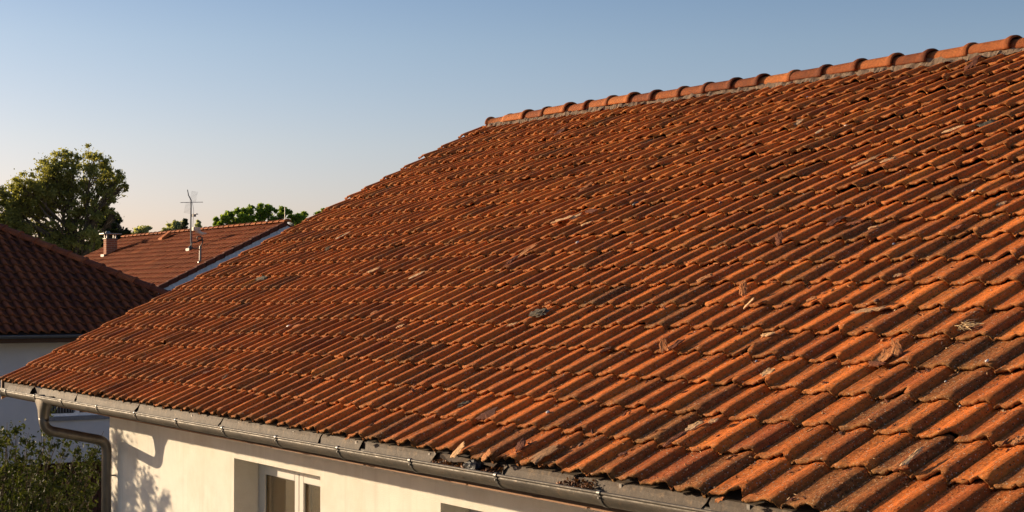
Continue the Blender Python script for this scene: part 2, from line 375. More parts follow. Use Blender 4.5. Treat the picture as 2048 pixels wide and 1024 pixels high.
# eave apron: separate metal sheets hanging from under the tiles into the gutter, some lifted; torn between 10.05 and 10.75
sheets = [(0.42, 1.30, .028, 1), (1.55, 2.80, .0, 0), (2.82, 4.60, .004, 0), (4.62, 6.55, -.002, 0), (6.57, 8.35, .003, 0), (8.37, 8.98, .0, 0), (9.04, 10.02, .004, 0), (10.72, 11.48, .010, 0), (11.56, 12.60, .0, 0), (12.62, 14.6, .003, 0), (14.62, 16.8, 0, 0), (16.82, 19, 0, 0), (19.02, 21.9, 0, 0)]
for si, (a, b, lf, kd) in enumerate(sheets):
    r2 = np.random.default_rng(40 + si); n = max(6, int((b - a) / 0.05)); X = np.linspace(a, b, n)
    rows_ = []
    for (y, z, na) in ((0.06, -0.030, 0), (0.020, -0.040, .001), (0.008 - lf * .5, -0.062, .003), (-0.004 - lf, -0.100, .004), (-0.016 - lf, -0.150, .005)):
        nn = np.convolve(r2.normal(0, 1, n + 4), np.ones(3) / 3, 'valid')[:n] * na
        XX = X.copy()
        if na > .003: XX[0] += r2.uniform(-.02, .05); XX[-1] += r2.uniform(-.06, .01)
        rows_.append(np.stack([XX, np.full(n, y) + nn - 0.0, np.full(n, z) + nn * .4], -1))
    if si in (6, 7):   # ragged torn ends
        for rr_ in rows_[1:]:
            k = -1 if si == 6 else 0
            rr_[k, 0] += (-.12 if si == 6 else .10) * r2.random(); rr_[k, 2] += r2.uniform(0, .03)
    V, F = strip(rows_)
    o = np_mesh('eave_flashing', V, F, APRON, roof, False, org=(a, 0, -.03))
    md = o.modifiers.new('thickness', 'SOLIDIFY'); md.thickness = 0.003; md.offset = 0
# torn remnant hanging over the hole
V = np.array([(10.03, .02, -.035), (10.35, .0, -.04), (10.7, .01, -.04), (10.08, -.02, -.055), (10.22, -.035, -.075), (10.38, -.03, -.058), (10.46, -.04, -.085), (10.56, -.03, -.05), (10.70, -.02, -.062)])
o = np_mesh('eave_flashing', V, [(0, 1, 4, 3), (1, 5, 4), (1, 2, 7, 5), (5, 7, 6), (2, 8, 7)], APRON, roof, org=(10.3, 0, -.04))
tag(o, 'torn curled strip of flashing over the hole')
md = o.modifiers.new('thickness', 'SOLIDIFY'); md.thickness = 0.003

# gutter: half round with front bead, a slight fall
GY, GZ, GR = -0.064, -0.092, 0.070
def gz(x): return GZ + (x - 9) * 0.0022
gx = np.linspace(-0.25, 22.0, 90)
rows_ = []
for k in range(15):
    t = math.pi * (1 + k / 14.0)
    rows_.append(np.stack([gx, GY + GR * math.cos(t) + 0 * gx, gz(gx) + GR * math.sin(t) * 1.05], -1))
V, F = strip(rows_[::-1])
gutter = np_mesh('gutter', V, F, ZINC, house, True)
md = gutter.modifiers.new('thickness', 'SOLIDIFY'); md.thickness = 0.003; md.offset = 0
MB().tube([(x, GY - GR, gz(x) + 0.006) for x in np.linspace(-0.25, 22.0, 40)], 0.0095, 12).build('front_bead', ZINC, gutter, True)
x = -0.05; hk = 0
DARKZ = simple('bracket_metal', (0.13, 0.12, 0.11), 0.5, 0.6, bump=0.1)
for x in [0.72, 1.82, 2.75, 3.85, 4.9, 5.9, 6.9, 7.9, 8.9, 9.9, 10.9, 11.9, 12.9, 13.9, 14.9, 15.9, 16.9, 17.9, 18.9, 19.9, 20.9]:
    V = []; r0 = GR + 0.0025; r1 = GR + 0.0065; n = 13
    for k in range(n):
        t = math.pi * (1 + k / (n - 1.0))
        for (rad, dx) in ((r0, -.012), (r1, -.012), (r1, .012), (r0, .012)):
            V.append((x + dx, GY + rad * math.cos(t), gz(x) + rad * math.sin(t) * 1.05))
    F = []
    for k in range(n - 1):
        for c in range(4): F.append((k * 4 + c, k * 4 + (c + 1) % 4, (k + 1) * 4 + (c + 1) % 4, (k + 1) * 4 + c))
    mb = MB().add(V, F)
    mb.tube([(x - 0.013, GY - GR, gz(x) + 0.006), (x + 0.013, GY - GR, gz(x) + 0.006)], 0.0150, 12)
    mb.tube([(x + 0.001, GY - GR - .004, gz(x) - .02), (x + 0.001, GY - GR - .012, gz(x) - .02)], 0.006, 8)
    mb.box((x - .011, GY + GR, gz(x) - .01), (x + .011, GY + GR + .004, gz(x) + .045))
    mb.build('bracket', DARKZ, gutter, False, org=(x, GY, gz(x)))
# outlet funnel, then the swan neck and the pipe down the wall
ox = 1.93
V = []; F = []; n = 24
prof = [(-.10, .180, .066), (-.165, .178, .066), (-.25, .115, .062), (-.335, .064, .058), (-.345, .064, .058)]
for (z, rx, ry) in prof:
    for k in range(n):
        t = 2 * math.pi * k / n; c, s_ = math.cos(t), math.sin(t)
        e = 0.55 if z > -.2 else 1.0
        V.append((ox + rx * math.copysign(abs(c) ** e, c), GY + ry * math.copysign(abs(s_) ** e, s_), z))
for i in range(len(prof) - 1):
    for k in range(n): F.append((i * n + k, i * n + (k + 1) % n, (i + 1) * n + (k + 1) % n, (i + 1) * n + k))
np_mesh('outlet', np.array(V), F, PIPE, gutter, True, org=(ox, GY, -.2))
def arc(p0, p1, p2, n=9):
    p0, p1, p2 = map(Vector, (p0, p1, p2)); return [p0 * (1 - t) ** 2 + p1 * 2 * t * (1 - t) + p2 * t * t for t in np.linspace(0, 1, n)]
PR = 0.054; WY = 0.70
PX, PY = 2.03, WY - 0.10
dp = [Vector((ox, GY, -.33)), Vector((ox, GY, -.36))]
c1 = Vector((ox, GY, -.47)); c2 = Vector((PX, PY, -.62))
d12 = (c2 - c1).normalized()
dp += arc(dp[-1], c1, c1 + d12 * .11) + arc(c2 - d12 * .10, c2, c2 + Vector((0, 0, -.12))) + [Vector((PX, PY, -5.2))]
downpipe = MB().tube(dp, PR, 24).build('downpipe', PIPE, house, True, org=(PX, PY, -5.2))
def ring(c, d, r=PR + .0075, h=.022):
    c, d = Vector(c), Vector(d).normalized()
    return MB().tube([c - d * h / 2, c - d * h / 2, c + d * h / 2, c + d * h / 2], [PR, r, r, PR], 24)
for c, d in ((dp[1] + Vector((0, 0, .0)), (0, 0, 1)), (c1 + d12 * .10, d12), (c1 + d12 * .115 + d12 * .03, d12), (c2 - d12 * .12, d12), (c2 - d12 * .155, d12), ((PX, PY, -.76), (0, 0, 1)), ((PX, PY, -1.5), (0, 0, 1)), ((PX, PY, -3.2), (0, 0, 1))):
    ring(c, d).build('pipe_collar', PIPE, downpipe, True, org=Vector(c))
mb = ring((PX, PY, -1.00), (0, 0, 1), PR + .006, .03)
MB().box((PX - .006, PY + PR, -1.008), (PX + .006, WY + .01, -.992)).build('wall_bolt', DARKZ, downpipe, False, org=(PX, PY + PR, -1))
mb.build('pipe_clamp', DARKZ, downpipe, False, org=(PX, PY, -1))

# walls with recessed windows
WX0 = 1.83; WB, WT = -5.3, -0.2225; RD = 0.25
wins = [(5.23, 6.99), (8.91, 10.67), (12.6, 14.36)]
ZH, ZS = -0.53, -2.15
mb = MB(); xs_ = [WX0] + [v for a in wins for v in a] + [21.6]
for k in range(0, len(xs_), 2): mb.box((xs_[k], WY, WB), (xs_[k + 1], WY + .36, WT))
for a, b in wins:
    mb.box((a, WY, ZH), (b, WY + .36, WT)); mb.box((a, WY, WB), (b, WY + .36, ZS))
mb.box((WX0, WY + .36, WB), (WX0 + .3, 2 * RY - 0.7, WT)); mb.box((21.3, WY + .36, WB), (21.6, 2 * RY - .7, WT)); mb.box((WX0, 2 * RY - .7, WB), (21.6, 2 * RY - .4, WT))
mb.add([(WX0, WY, WT), (WX0, 2 * RY - .7, WT), (WX0, RY, RZ - .35)], [(0, 1, 2)])
mb.build('wall', PLASTER, house)
FRAME = simple('white_window_frame', (0.64, 0.61, 0.56), 0.4, var=0.04, bump=0.03)
SEAL = simple('dark_seal', (0.02, 0.02, 0.02), 0.6, bump=0)
CURT = simple('tan_curtain', (0.50, 0.38, 0.21), 0.9, var=0.12, aniso=(14, 1, .3), bump=0.1)
ROOM = simple('dark_room', (0.16, 0.13, 0.09), 0.95, bump=0)
GLASS, gnt, gb = mat('window_glass', 0.03); gg = G(gnt)
gl = gg.n('ShaderNodeBsdfGlossy'); gl.inputs['Roughness'].default_value = 0.02; gl.inputs['Color'].default_value = (1, 1, 1, 1)
tr = gg.n('ShaderNodeBsdfTransparent'); tr.inputs['Color'].default_value = (0.88, 0.82, 0.72, 1)
fr = gg.n('ShaderNodeFresnel'); fr.inputs['IOR'].default_value = 1.5
mx = gg.n('ShaderNodeMixShader'); gnt.links.new(gg.math('ADD', gg.math('MULTIPLY', fr.outputs[0], 0.5), 0.03), mx.inputs[0])
gnt.links.new(tr.outputs[0], mx.inputs[1]); gnt.links.new(gl.outputs[0], mx.inputs[2]); gnt.links.new(mx.outputs[0], gnt.nodes['Material Output'].inputs[0])
FY = WY + RD - 0.0
for wi, (a, b) in enumerate(wins):
    mb = MB(); c = (a + b) / 2
    mb.box((a, FY, ZS), (a + .07, FY + .07, ZH)); mb.box((b - .07, FY, ZS), (b, FY + .07, ZH))
    mb.box((a + .07, FY, ZH - .06), (b - .07, FY + .07, ZH)); mb.box((a + .07, FY, ZS), (b - .07, FY + .07, ZS + .06))
    win = mb.build('window', FRAME, house, org=(a, FY, ZS)); bevel(win, .004)
    for (p, q) in ((a + .075, c - .004), (c + .004, b - .075)):
        mb = MB(); f0 = FY - 0.014; f1 = FY + .05; t = 0.085
        mb.box((p, f0, ZS + .065), (p + t, f1, ZH - .065)); mb.box((q - t, f0, ZS + .065), (q, f1, ZH - .065))
        mb.box((p + t, f0, ZH - .065 - t), (q - t, f1, ZH - .065)); mb.box((p + t, f0, ZS + .065), (q - t, f1, ZS + .065 + t))
        sh = mb.build('sash', FRAME, win, org=(p, f0, ZS)); bevel(sh, .006)
        MB().box((p + t - .005, FY + .012, ZS + .1), (q - t + .005, FY + .016, ZH - .1)).build('pane', GLASS, win, org=(p, FY, ZS))
        mb = MB(); s0 = FY + 0.004
        mb.box((p + t, s0, ZS + .15), (p + t + .008, s0 + .007, ZH - .15)); mb.box((q - t - .008, s0, ZS + .15), (q - t, s0 + .007, ZH - .15)); mb.box((p + t + .008, s0, ZH - .158), (q - t - .008, s0 + .007, ZH - .15))
        mb.build('seal', SEAL, win, org=(p, FY, ZS))
        # curtain gathered at the right of each sash
        xx = np.linspace(p + t - .03, q - t + .03, 40); yy = FY + .085 + np.where(xx > q - t - .2, .012, .002) * np.sin(np.arange(40) * 1.7)
        Vc, Fc = strip([np.stack([xx, yy, np.full(40, z)], -1) for z in (ZS + .02, ZH - .02)])
        np_mesh('curtain', Vc, Fc, CURT, win, True, org=(p, FY + .16, ZS))
    mb = MB(); mb.box((a - .02, FY + .111, ZS - .02), (b + .02, FY + .115, ZS)); 
    V = [(a - .3, FY + .12, ZS - .1), (b + .3, FY + .12, ZS - .1), (b + .3, FY + 1.6, ZS - .1), (a - .3, FY + 1.6, ZS - .1), (a - .3, FY + .12, ZH + .15), (b + .3, FY + .12, ZH + .15), (b + .3, FY + 1.6, ZH + .15), (a - .3, FY + 1.6, ZH + .15)]
    mb = MB().add(V, [(0, 1, 2, 3), (7, 6, 5, 4), (1, 5, 6, 2), (2, 6, 7, 3), (3, 7, 4, 0)])
    mb.build('room_behind', ROOM, win, org=(a, FY + .2, ZS))

# ------------------------------------------------------------------ ground
GRASSM = simple('grass_ground', (0.13, 0.115, 0.055), 0.95, var=0.5, scale=0.4, bump=0.6, bscale=8)
g_ = MB().add([(-1500, -1500, -5.32), (1500, -1500, -5.32), (1500, 1500, -5.32), (-1500, 1500, -5.32)], [(0, 1, 2, 3)]).build('ground', GRASSM)
tag(g_, 'green ground around the houses', 'ground', kind='structure')

# ------------------------------------------------------------------ neighbour with the dark hipped roof (facing +X)
na = empty('neighbour_house', (-19.0, 0.0, -5.32), 'shaded house with the dark brown hipped tile roof and grey-white wall at the left edge', 'house')
AX, AZ, AB, AY = -13.67, 0.20, R(28), 9.45           # eave line x, height, pitch, hip corner y
cb, sb = math.cos(AB), math.sin(AB)
AD = 5.0
def a_pt(u, v, h):     # u runs along the eave towards -Y, v up the slope
    u = np.asarray(u, float); v = np.asarray(v, float); h = np.asarray(h, float)
    lim = v * cb                                     # the hip, at 45 degrees in plan
    u = np.maximum(u, lim + 0.02)
    return np.stack([AX - v * cb - h * -sb, AY - u, AZ + v * sb + h * cb], -1)
LB = AD / cb
DK = simple('roof_underside', (0.03, 0.022, 0.018), 0.9, bump=0)
mb = MB()
Ya = AY - 12.0
rp = (AX - AD, AY - AD, AZ + AD * math.tan(AB)); rq = (AX - AD, Ya + AD, AZ + AD * math.tan(AB))
cs = [(AX, AY, AZ), (AX, Ya, AZ), (AX - 2 * AD, Ya, AZ), (AX - 2 * AD, AY, AZ)]
dn = lambda p: (p[0], p[1], p[2] - .02)
mb.add([dn(p) for p in cs + [rp, rq]], [(0, 4, 5, 1), (1, 5, 2), (2, 5, 4, 3), (3, 4, 0), (0, 1, 2, 3)])
aroof = mb.build('roof', DK, na)
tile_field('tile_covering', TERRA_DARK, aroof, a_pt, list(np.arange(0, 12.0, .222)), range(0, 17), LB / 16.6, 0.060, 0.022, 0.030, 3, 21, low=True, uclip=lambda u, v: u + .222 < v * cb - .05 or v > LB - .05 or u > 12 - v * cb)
def hip_caps(name, m, parent, p0, p1, n, w_, h_, seed=1, endlip=.025, nA=11):
    p0, p1 = Vector(p0), Vector(p1); d = (p1 - p0); L = d.length / n; d.normalize()
    side = d.cross(Vector((0, 0, 1))).normalized(); up = side.cross(d).normalized(); r3 = random.Random(seed)
    for k in range(n):
        b = p0 + d * (L * k); V = []
        sec = [(-.05, w_ * 1.12, h_ * 1.2), (-.02, w_ * 1.14, h_ * 1.24), (0.02, w_ * 1.03, h_ * 1.06), (L, w_ * .93, h_ * .9)]
        for (t, ww, hh) in sec:
            for a in range(nA):
                g2 = math.pi * a / (nA - 1); V.append(b + d * t - side * ww * math.cos(g2) + up * (hh * math.sin(g2) - .03))
        q = np.arange(len(V)).reshape(4, nA); F = [tuple(x) for x in np.stack([q[:-1, :-1], q[:-1, 1:], q[1:, 1:], q[1:, :-1]], -1).reshape(-1, 4)]
        F.append(tuple(range(nA)))
        nv = len(V); tn = r3.uniform(.2, .8)
        np_mesh(name, np.array([tuple(v) for v in V]), F, m, parent, False, dict(tint=[tn] * nv, edge=[0] * nv, pan=[0] * nv, worn=[.3] * nv), org=tuple(b))
up3 = lambda p: (p[0], p[1], p[2] + .045)
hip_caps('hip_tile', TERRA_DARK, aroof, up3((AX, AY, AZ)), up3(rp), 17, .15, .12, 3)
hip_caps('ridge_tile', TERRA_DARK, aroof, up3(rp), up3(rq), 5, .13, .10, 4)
AGUT = simple('dark_grey_gutter', (0.10, 0.11, 0.13), 0.45, 0.5, bump=0)
mb = MB(); V = []; F = []
for k in range(9):
    t = math.pi * (1 + k / 8.0)
    for y in (AY, Ya): V.append((AX + .06 + .065 * math.cos(t), y, AZ - .04 + .065 * math.sin(t)))
for k in range(8): F.append((2 * k, 2 * k + 1, 2 * k + 3, 2 * k + 2))
mb.add(V, F); mb.tube([(AX + .125, Ya, AZ - .04), (AX + .125, AY, AZ - .04)], .01, 8)
mb.build('gutter', AGUT, na)
MB().box((AX - .62, Ya + .3, AZ - .2), (AX - .01, AY - .01, AZ - .03)).build('eave_box', simple('brown_eave_board', (0.05, 0.025, 0.015), 0.8, bump=0), na)
AWALL = simple('grey_white_render', (0.42, 0.43, 0.47), 0.92, var=0.08, scale=1.2, bump=0.2, bscale=60)
WXA = -14.27; ZA0, ZA1 = -2.50, AZ - .2
wy0, wy1, wz0, wz1 = 4.93, 6.9, -1.62, -0.62
mb = MB()
mb.box((WXA - .3, Ya + .6, ZA0), (WXA, wy0, ZA1)); mb.box((WXA - .3, wy1, ZA0), (WXA, AY - .6, ZA1))
mb.box((WXA - .3, wy0, ZA0), (WXA, wy1, wz0)); mb.box((WXA - .3, wy0, wz1), (WXA, wy1, ZA1))
mb.box((WXA - 8.8, AY - .9, ZA0), (WXA - .3, AY - .6, ZA1)); mb.box((WXA - 8.8, Ya + .6, ZA0), (WXA - .3, Ya + .9, ZA1)); mb.box((WXA - 9.1, Ya + .6, ZA0), (WXA - 8.8, AY - .6, ZA1))
mb.box((WXA - 9.1, Ya + .6, ZA0 - .12), (WXA - .01, AY - .6, ZA0))
mb.build('wall', AWALL, na)
DARKG = simple('dark_pane', (0.012, 0.014, 0.018), 0.12, bump=0)
SILL = simple('grey_sill', (0.12, 0.13, 0.16), 0.6, bump=0)
BFR = simple('window_frame_white', (0.6, 0.62, 0.66), 0.5, bump=0)
mb = MB(); t = .06; x0, x1 = WXA - .14, WXA - .08; ym = (wy0 + wy1) / 2 - .3
for (a, b) in ((wy0, ym), (ym, wy1)):
    mb.box((x0, a, wz0), (x1, a + t, wz1)); mb.box((x0, b - t, wz0), (x1, b, wz1)); mb.box((x0, a + t, wz0), (x1, b - t, wz0 + t)); mb.box((x0, a + t, wz1 - t), (x1, b - t, wz1))
awin = mb.build('window', BFR, na, org=(x0, wy0, wz0))
MB().box((x0 - .02, wy0 + .03, wz0 + .03), (x0 + .02, wy1 - .03, wz1 - .03)).build('pane', DARKG, awin)
MB().box((WXA - .08, wy0 - .05, wz0 - .09), (WXA + .06, wy1 + .05, wz0 - .003)).build('sill', SILL, awin)
mb = MB()
for k in range(9): mb.box((x1 + .012, wy0 + .13 + k * .062, wz0 + .08), (x1 + .02, wy0 + .145 + k * .062, wz1 - .1))
mb.build('window_bars', SILL, awin)
# lower storey, set back, dark vertical boards
BRD = simple('dark_brown_boards', (0.045, 0.016, 0.010), 0.85, var=0.4, aniso=(1, 3, .3), scale=4)
mb = MB()
y = Ya + .8; r4 = random.Random(2)
while y < AY - .8:
    mb.box((WXA - 1.3 + r4.uniform(0, .015), y, -5.32), (WXA - 1.15 + r4.uniform(0, .015), y + .14, ZA0 - .12)); y += .155
for y in (Ya + .7, 1.2, 3.4, 5.7, AY - .8): mb.box((WXA - .35, y, -5.32), (WXA - .17, y + .18, ZA0 - .12))
mb.build('lower_storey', BRD, na)

# ------------------------------------------------------------------ house further back (roof facing -Y, gable at its right)
nb = empty('neighbour_house', (-30.0, 15.0, -5.32), 'house behind with the plain red-brown roof carrying a chimney and an antenna mast', 'house')
BY, BZ, BX1, BX0 = 14.60, 3.20, -22.64, -36.6
def b_pt(u, v, h):
    u = np.asarray(u, float); v = np.asarray(v, float); h = np.asarray(h, float)
    s_ = 8.2 - v
    return np.stack([BX0 + u, BY - s_ * CA - h * SA, BZ - s_ * SA + h * CA], -1)
mb = MB(); e = 8.2
ev = (BY - e * CA, BZ - e * SA); evb = (BY + e * CA, BZ - e * SA)
V = [(BX0, ev[0], ev[1] - .02), (BX1, ev[0], ev[1] - .02), (BX1, BY, BZ - .02), (BX0, BY, BZ - .02), (BX0, evb[0], evb[1]), (BX1, evb[0], evb[1])]
V += [(x, y, z - .16) for (x, y, z) in V]
mb.add(V, [(0, 1, 2, 3), (3, 2, 5, 4), (6, 9, 8, 7), (9, 10, 11, 8), (1, 7, 8, 2), (2, 8, 11, 5), (0, 3, 9, 6), (3, 4, 10, 9), (0, 6, 7, 1), (4, 5, 11, 10)])
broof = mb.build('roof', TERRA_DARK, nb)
tile_field('tile_covering', TERRA_FAR, broof, b_pt, list(np.arange(0, 13.9, .30)), range(0, 24), 8.15 / 24, 0.012, 0.012, 0.018, 2, 31, jit=0.8, low=True)
hip_caps('ridge_tile', TERRA_RIDGE, broof, (BX1 + .05, BY, BZ + .04), (BX0, BY, BZ + .04), 34, .115, .075, 5, nA=9)
r5 = random.Random(9)
mb = MB()
for k in range(26):                                   # verge tiles at the right gable
    s0 = e * k / 26; s1 = e * (k + 1) / 26 + .02
    P = [(BY - s_ * CA, BZ - s_ * SA) for s_ in (s0, s1)]
    l = .05 + r5.uniform(-.004, .004)
    V = [(BX1 - .1, P[0][0], P[0][1] + l - .02), (BX1 + .06, P[0][0], P[0][1] + l - .02), (BX1 + .06, P[1][0], P[1][1] + l), (BX1 - .1, P[1][0], P[1][1] + l)]
    V += [(x, y, z - (.14 if x > BX1 else .02)) for (x, y, z) in V]
    mb.add(V, [(0, 1, 2, 3), (1, 5, 6, 2), (4, 5, 1, 0), (3, 2, 6, 7)])
mb.build('verge_tile', TERRA_DARK, broof)
mb = MB()
mb.add([(BX1 - .28, BY, BZ - .15), (BX1 - .28, ev[0] + .7, ev[1] + .18), (BX1 - .28, ev[0] + .7, -5.32), (BX1 - .28, evb[0] - .7, -5.32), (BX1 - .28, evb[0] - .7, evb[1] + .18)], [(0, 1, 2, 3, 4)])
mb.box((BX0 + .3, ev[0] + .7, -5.32), (BX1 - .281, evb[0] - .7, ev[1] + .1))
mb.build('wall', AWALL, nb)
mb = MB()
for sg in (-1, 1):
    V = []
    for s_ in (0, e):
        y = BY + sg * s_ * CA; z = BZ - s_ * SA
        for dx, dz in ((-.0, -.10), (.035, -.10), (.035, -.36), (0, -.36)): V.append((BX1 + dx, y, z + dz))
    mb.add(V, [(0, 1, 2, 3), (7, 6, 5, 4), (0, 4, 5, 1), (1, 5, 6, 2), (2, 6, 7, 3), (3, 7, 4, 0)])
mb.build('verge_board', simple('white_verge_board', (0.46, 0.48, 0.52), 0.6, bump=0), broof)

BRICK, bnt, bb = mat('chimney_brick', 0.9); bgp = G(bnt)
bk = bgp.n('ShaderNodeTexBrick'); bk.inputs['Scale'].default_value = 1.0; bk.inputs['Brick Width'].default_value = 0.24; bk.inputs['Row Height'].default_value = 0.075
bk.inputs['Mortar Size'].default_value = 0.010; bk.inputs['Color1'].default_value = (0.38, 0.12, 0.05, 1); bk.inputs['Color2'].default_value = (0.24, 0.075, 0.035, 1); bk.inputs['Mortar'].default_value = (0.38, 0.24, 0.15, 1)
cx = bgp.n('ShaderNodeCombineXYZ'); sx = bgp.n('ShaderNodeSeparateXYZ'); bnt.links.new(bgp.co(), sx.inputs[0])
bnt.links.new(bgp.math('ADD', sx.outputs[0], sx.outputs[1]), cx.inputs[0]); bnt.links.new(sx.outputs[2], cx.inputs[1])
bnt.links.new(cx.outputs[0], bk.inputs['Vector']); bnt.links.new(bk.outputs['Color'], bb.inputs['Base Color'])
METAL = simple('grey_metal', (0.17, 0.165, 0.16), 0.4, 0.7, bump=0.05, var=.15)
MPALE = simple('pale_metal', (0.10, 0.092, 0.08), 0.5, 0.2, bump=0)
CXc, CYc = -34.15, 13.25
chz = BZ - (BY - CYc) * math.tan(AL)
ch = MB().box((CXc - .14, CYc - .20, chz - .35), (CXc + .14, CYc + .20, 3.03)).build('chimney', BRICK, broof, org=(CXc, CYc, chz))
MB().box((CXc - .165, CYc - .225, 3.03), (CXc + .165, CYc + .225, 3.06)).build('chimney_cap', MPALE, broof, org=(CXc, CYc, 3.03)); CXm = CXc
mb = MB()
for sx_ in (-1, 1):
    for sy in (-1, 1): mb.box((CXc + sx_ * .11 - .02, CYc + sy * .16 - .025, 3.06), (CXc + sx_ * .11 + .02, CYc + sy * .16 + .025, 3.20))
mb.box((CXc - .24, CYc - .33, 3.20), (CXc + .24, CYc + .33, 3.235)); mb.tube([(CXc, CYc - .1, 3.235), (CXc, CYc - .1, 3.31)], [.10, .06], 10)
mb.build('chimney_cowl', METAL, broof, org=(CXc, CYc, 3.07))
mb = MB(); mb.box((CXc - .16, CYc - .30, chz - .30), (CXc + .18, CYc - .202, chz - .05)); mb.build('chimney_flashing', MPALE, broof, org=(CXc, CYc, chz))

# antenna mast with two aerials, standing on that roof
def onb(x, y): return BZ - (BY - y) * math.tan(AL)
mx_, my_ = -26.31, 13.1; mz = onb(mx_, my_)
ant = empty('antenna_mast', (mx_, my_, mz), 'thin metal mast on the far roof carrying a television aerial and small boxes', 'antenna')
ANTM = simple('antenna_grey', (0.20, 0.19, 0.18), 0.5, 0.6, bump=0)
mb = MB().tube([(mx_, my_, mz - .05), (mx_ - .02, my_ - .01, 3.2), (mx_ - .03, my_, 4.0), (mx_ - .09, my_ - .06, 4.15), (mx_ - .11, my_ - .09, 4.33)], [.028, .026, .022, .018, .014], 8)
mb.build('mast', METAL, ant)
mb = MB().tube([(mx_ - .02, my_ - .01, mz + .02), (mx_ - .02, my_ - .01, mz + .12)], [.10, .03], 10); mb.box((mx_ - .16, my_ - .12, mz - .07), (mx_ + .12, my_ + .08, mz + .03)); mb.build('mast_foot', MPALE, ant)
U_ = Vector((.5613, .8276, 0))                          # across the view
W_ = Vector((-.8276, .5613, 0))
B0 = Vector((mx_, my_, 3.93))
mb = MB(); mb.tube([B0 - U_ * .36 + W_ * .1, B0 + U_ * .38 - W_ * .1], .010, 6); mb.build('boom', ANTM, ant)
mb = MB()
for k in range(12):
    c = B0 + (U_ - W_ * .27) * (-.34 + .06 * k); l = .16 + .012 * k
    mb.tube([c - W_ * l + Vector((0, 0, -.02)), c + W_ * l + Vector((0, 0, .02))], .0035, 4)
mb.build('aerial_rods', ANTM, ant)
mb = MB()
for sg in (-1, 1):                                        # wire reflector screens
    for k in range(9):
        t_ = k / 8.0; c = B0 + U_ * (.02 + .055 * t_ * (1 if sg > 0 else -1) + (0.02 if sg > 0 else -.10)) + Vector((0, 0, sg * (.03 + .30 * t_)))
        mb.tube([c - W_ * .24 - U_ * .05, c + W_ * .24 + U_ * .05], .003, 4)
mb.build('reflector_screen', ANTM, ant)
mb = MB(); cpl = [B0 + U_ * .03, B0 + U_ * .07 + Vector((0, 0, -.25)), B0 + U_ * .05 + Vector((0, 0, -.7)), Vector((mx_ + .02, my_ + .03, 2.95)), Vector((mx_ + .03, my_ + .02, 2.7))]
mb.tube(cpl, .006, 5); mb.build('cable', ANTM, ant)
mb = MB(); c = Vector((mx_, my_, 3.52)) + U_ * .08; mb.box(tuple(c - Vector((.05, .05, .04))), tuple(c + Vector((.05, .05, .04)))); mb.box(tuple(c + Vector((-.02, .04, .03))), tuple(c + Vector((.02, .13, .06)))); mb.build('junction_box', ANTM, ant)
mb = MB(); c = Vector((mx_, my_, 3.10)) + U_ * .14
mb.box(tuple(c - Vector((.10, .12, .06))), tuple(c + Vector((.10, .12, .05)))); mb.tube([c + Vector((0, .0, -.06)), c + U_ * .22 + Vector((0, 0, -.16)), c + U_ * .34 + Vector((0, 0, -.14))], [.06, .05, .02], 8)
mb.build('amplifier_box', simple('cream_box', (0.62, 0.52, 0.38), .6, bump=0), ant)
# vent pipe with a loop of hose
hx, hy = -22.76 - .5, 12.14; hz = onb(hx, hy)
vp = empty('vent_pipe', (hx, hy, hz), 'short grey pipe with a looped black hose on the far roof beside the antenna', 'vent pipe')
mb = MB().tube([(hx, hy, hz - .05), (hx, hy, hz + .02), (hx, hy, hz + .05), (hx + .01, hy, hz + .48)], [.075, .07, .035, .033], 10); mb.build('pipe', METAL, vp)
c = Vector((hx, hy, hz + .45)); hp = []
for (a, b) in ((0, 0), (.05, .06), (.08, .16), (.06, .26), (0, .31), (-.07, .30), (-.10, .24), (-.06, .19), (.01, .20), (.04, .26), (0.03, .2), (-.06, .16), (-.16, .13), (-.24, .12), (-.27, .04), (-.24, -.03), (-.17, -.06), (-.08, -.03), (0, .02)):
    hp.append(c + U_ * a + W_ * (.02 * len(hp) - .15) * .3 + Vector((0, 0, b)))
mb = MB().tube(hp, .017, 8); mb.build('hose_loop', simple('black_rubber', (0.035, 0.028, 0.025), .5, bump=0), vp, True)
# small fixtures on that ridge
mb = MB().tube([(BX1 - .1, BY, BZ + .1), (BX1 - .1, BY, BZ + .46)], .014, 6); mb.build('lightning_rod', ANTM, broof)
fx, fy = -31.26, 14.13; fz = onb(fx, fy)
o = MB().add([(fx - .3, fy - .1, fz + .03), (fx + .2, fy - .16, fz + .02), (fx + .36, fy + .1, fz + .26), (fx - .1, fy + .12, fz + .22), (fx - .3, fy - .1, fz - .03), (fx + .2, fy - .16, fz - .04), (fx + .36, fy + .1, fz + .1), (fx - .1, fy + .12, fz + .1)],
       [(0, 1, 2, 3), (7, 6, 5, 4), (0, 4, 5, 1), (1, 5, 6, 2), (2, 6, 7, 3), (3, 7, 4, 0)])
o = np_mesh('loose_tile', np.array(o.v), o.f, TERRA_RIDGE, None, False, dict(tint=[.7] * 8, edge=[0] * 8, pan=[0] * 8, worn=[.1] * 8), org=(fx, fy, fz))
tag(o, 'loose orange tile lying just under the ridge of the far red-brown roof', 'tile fragment')

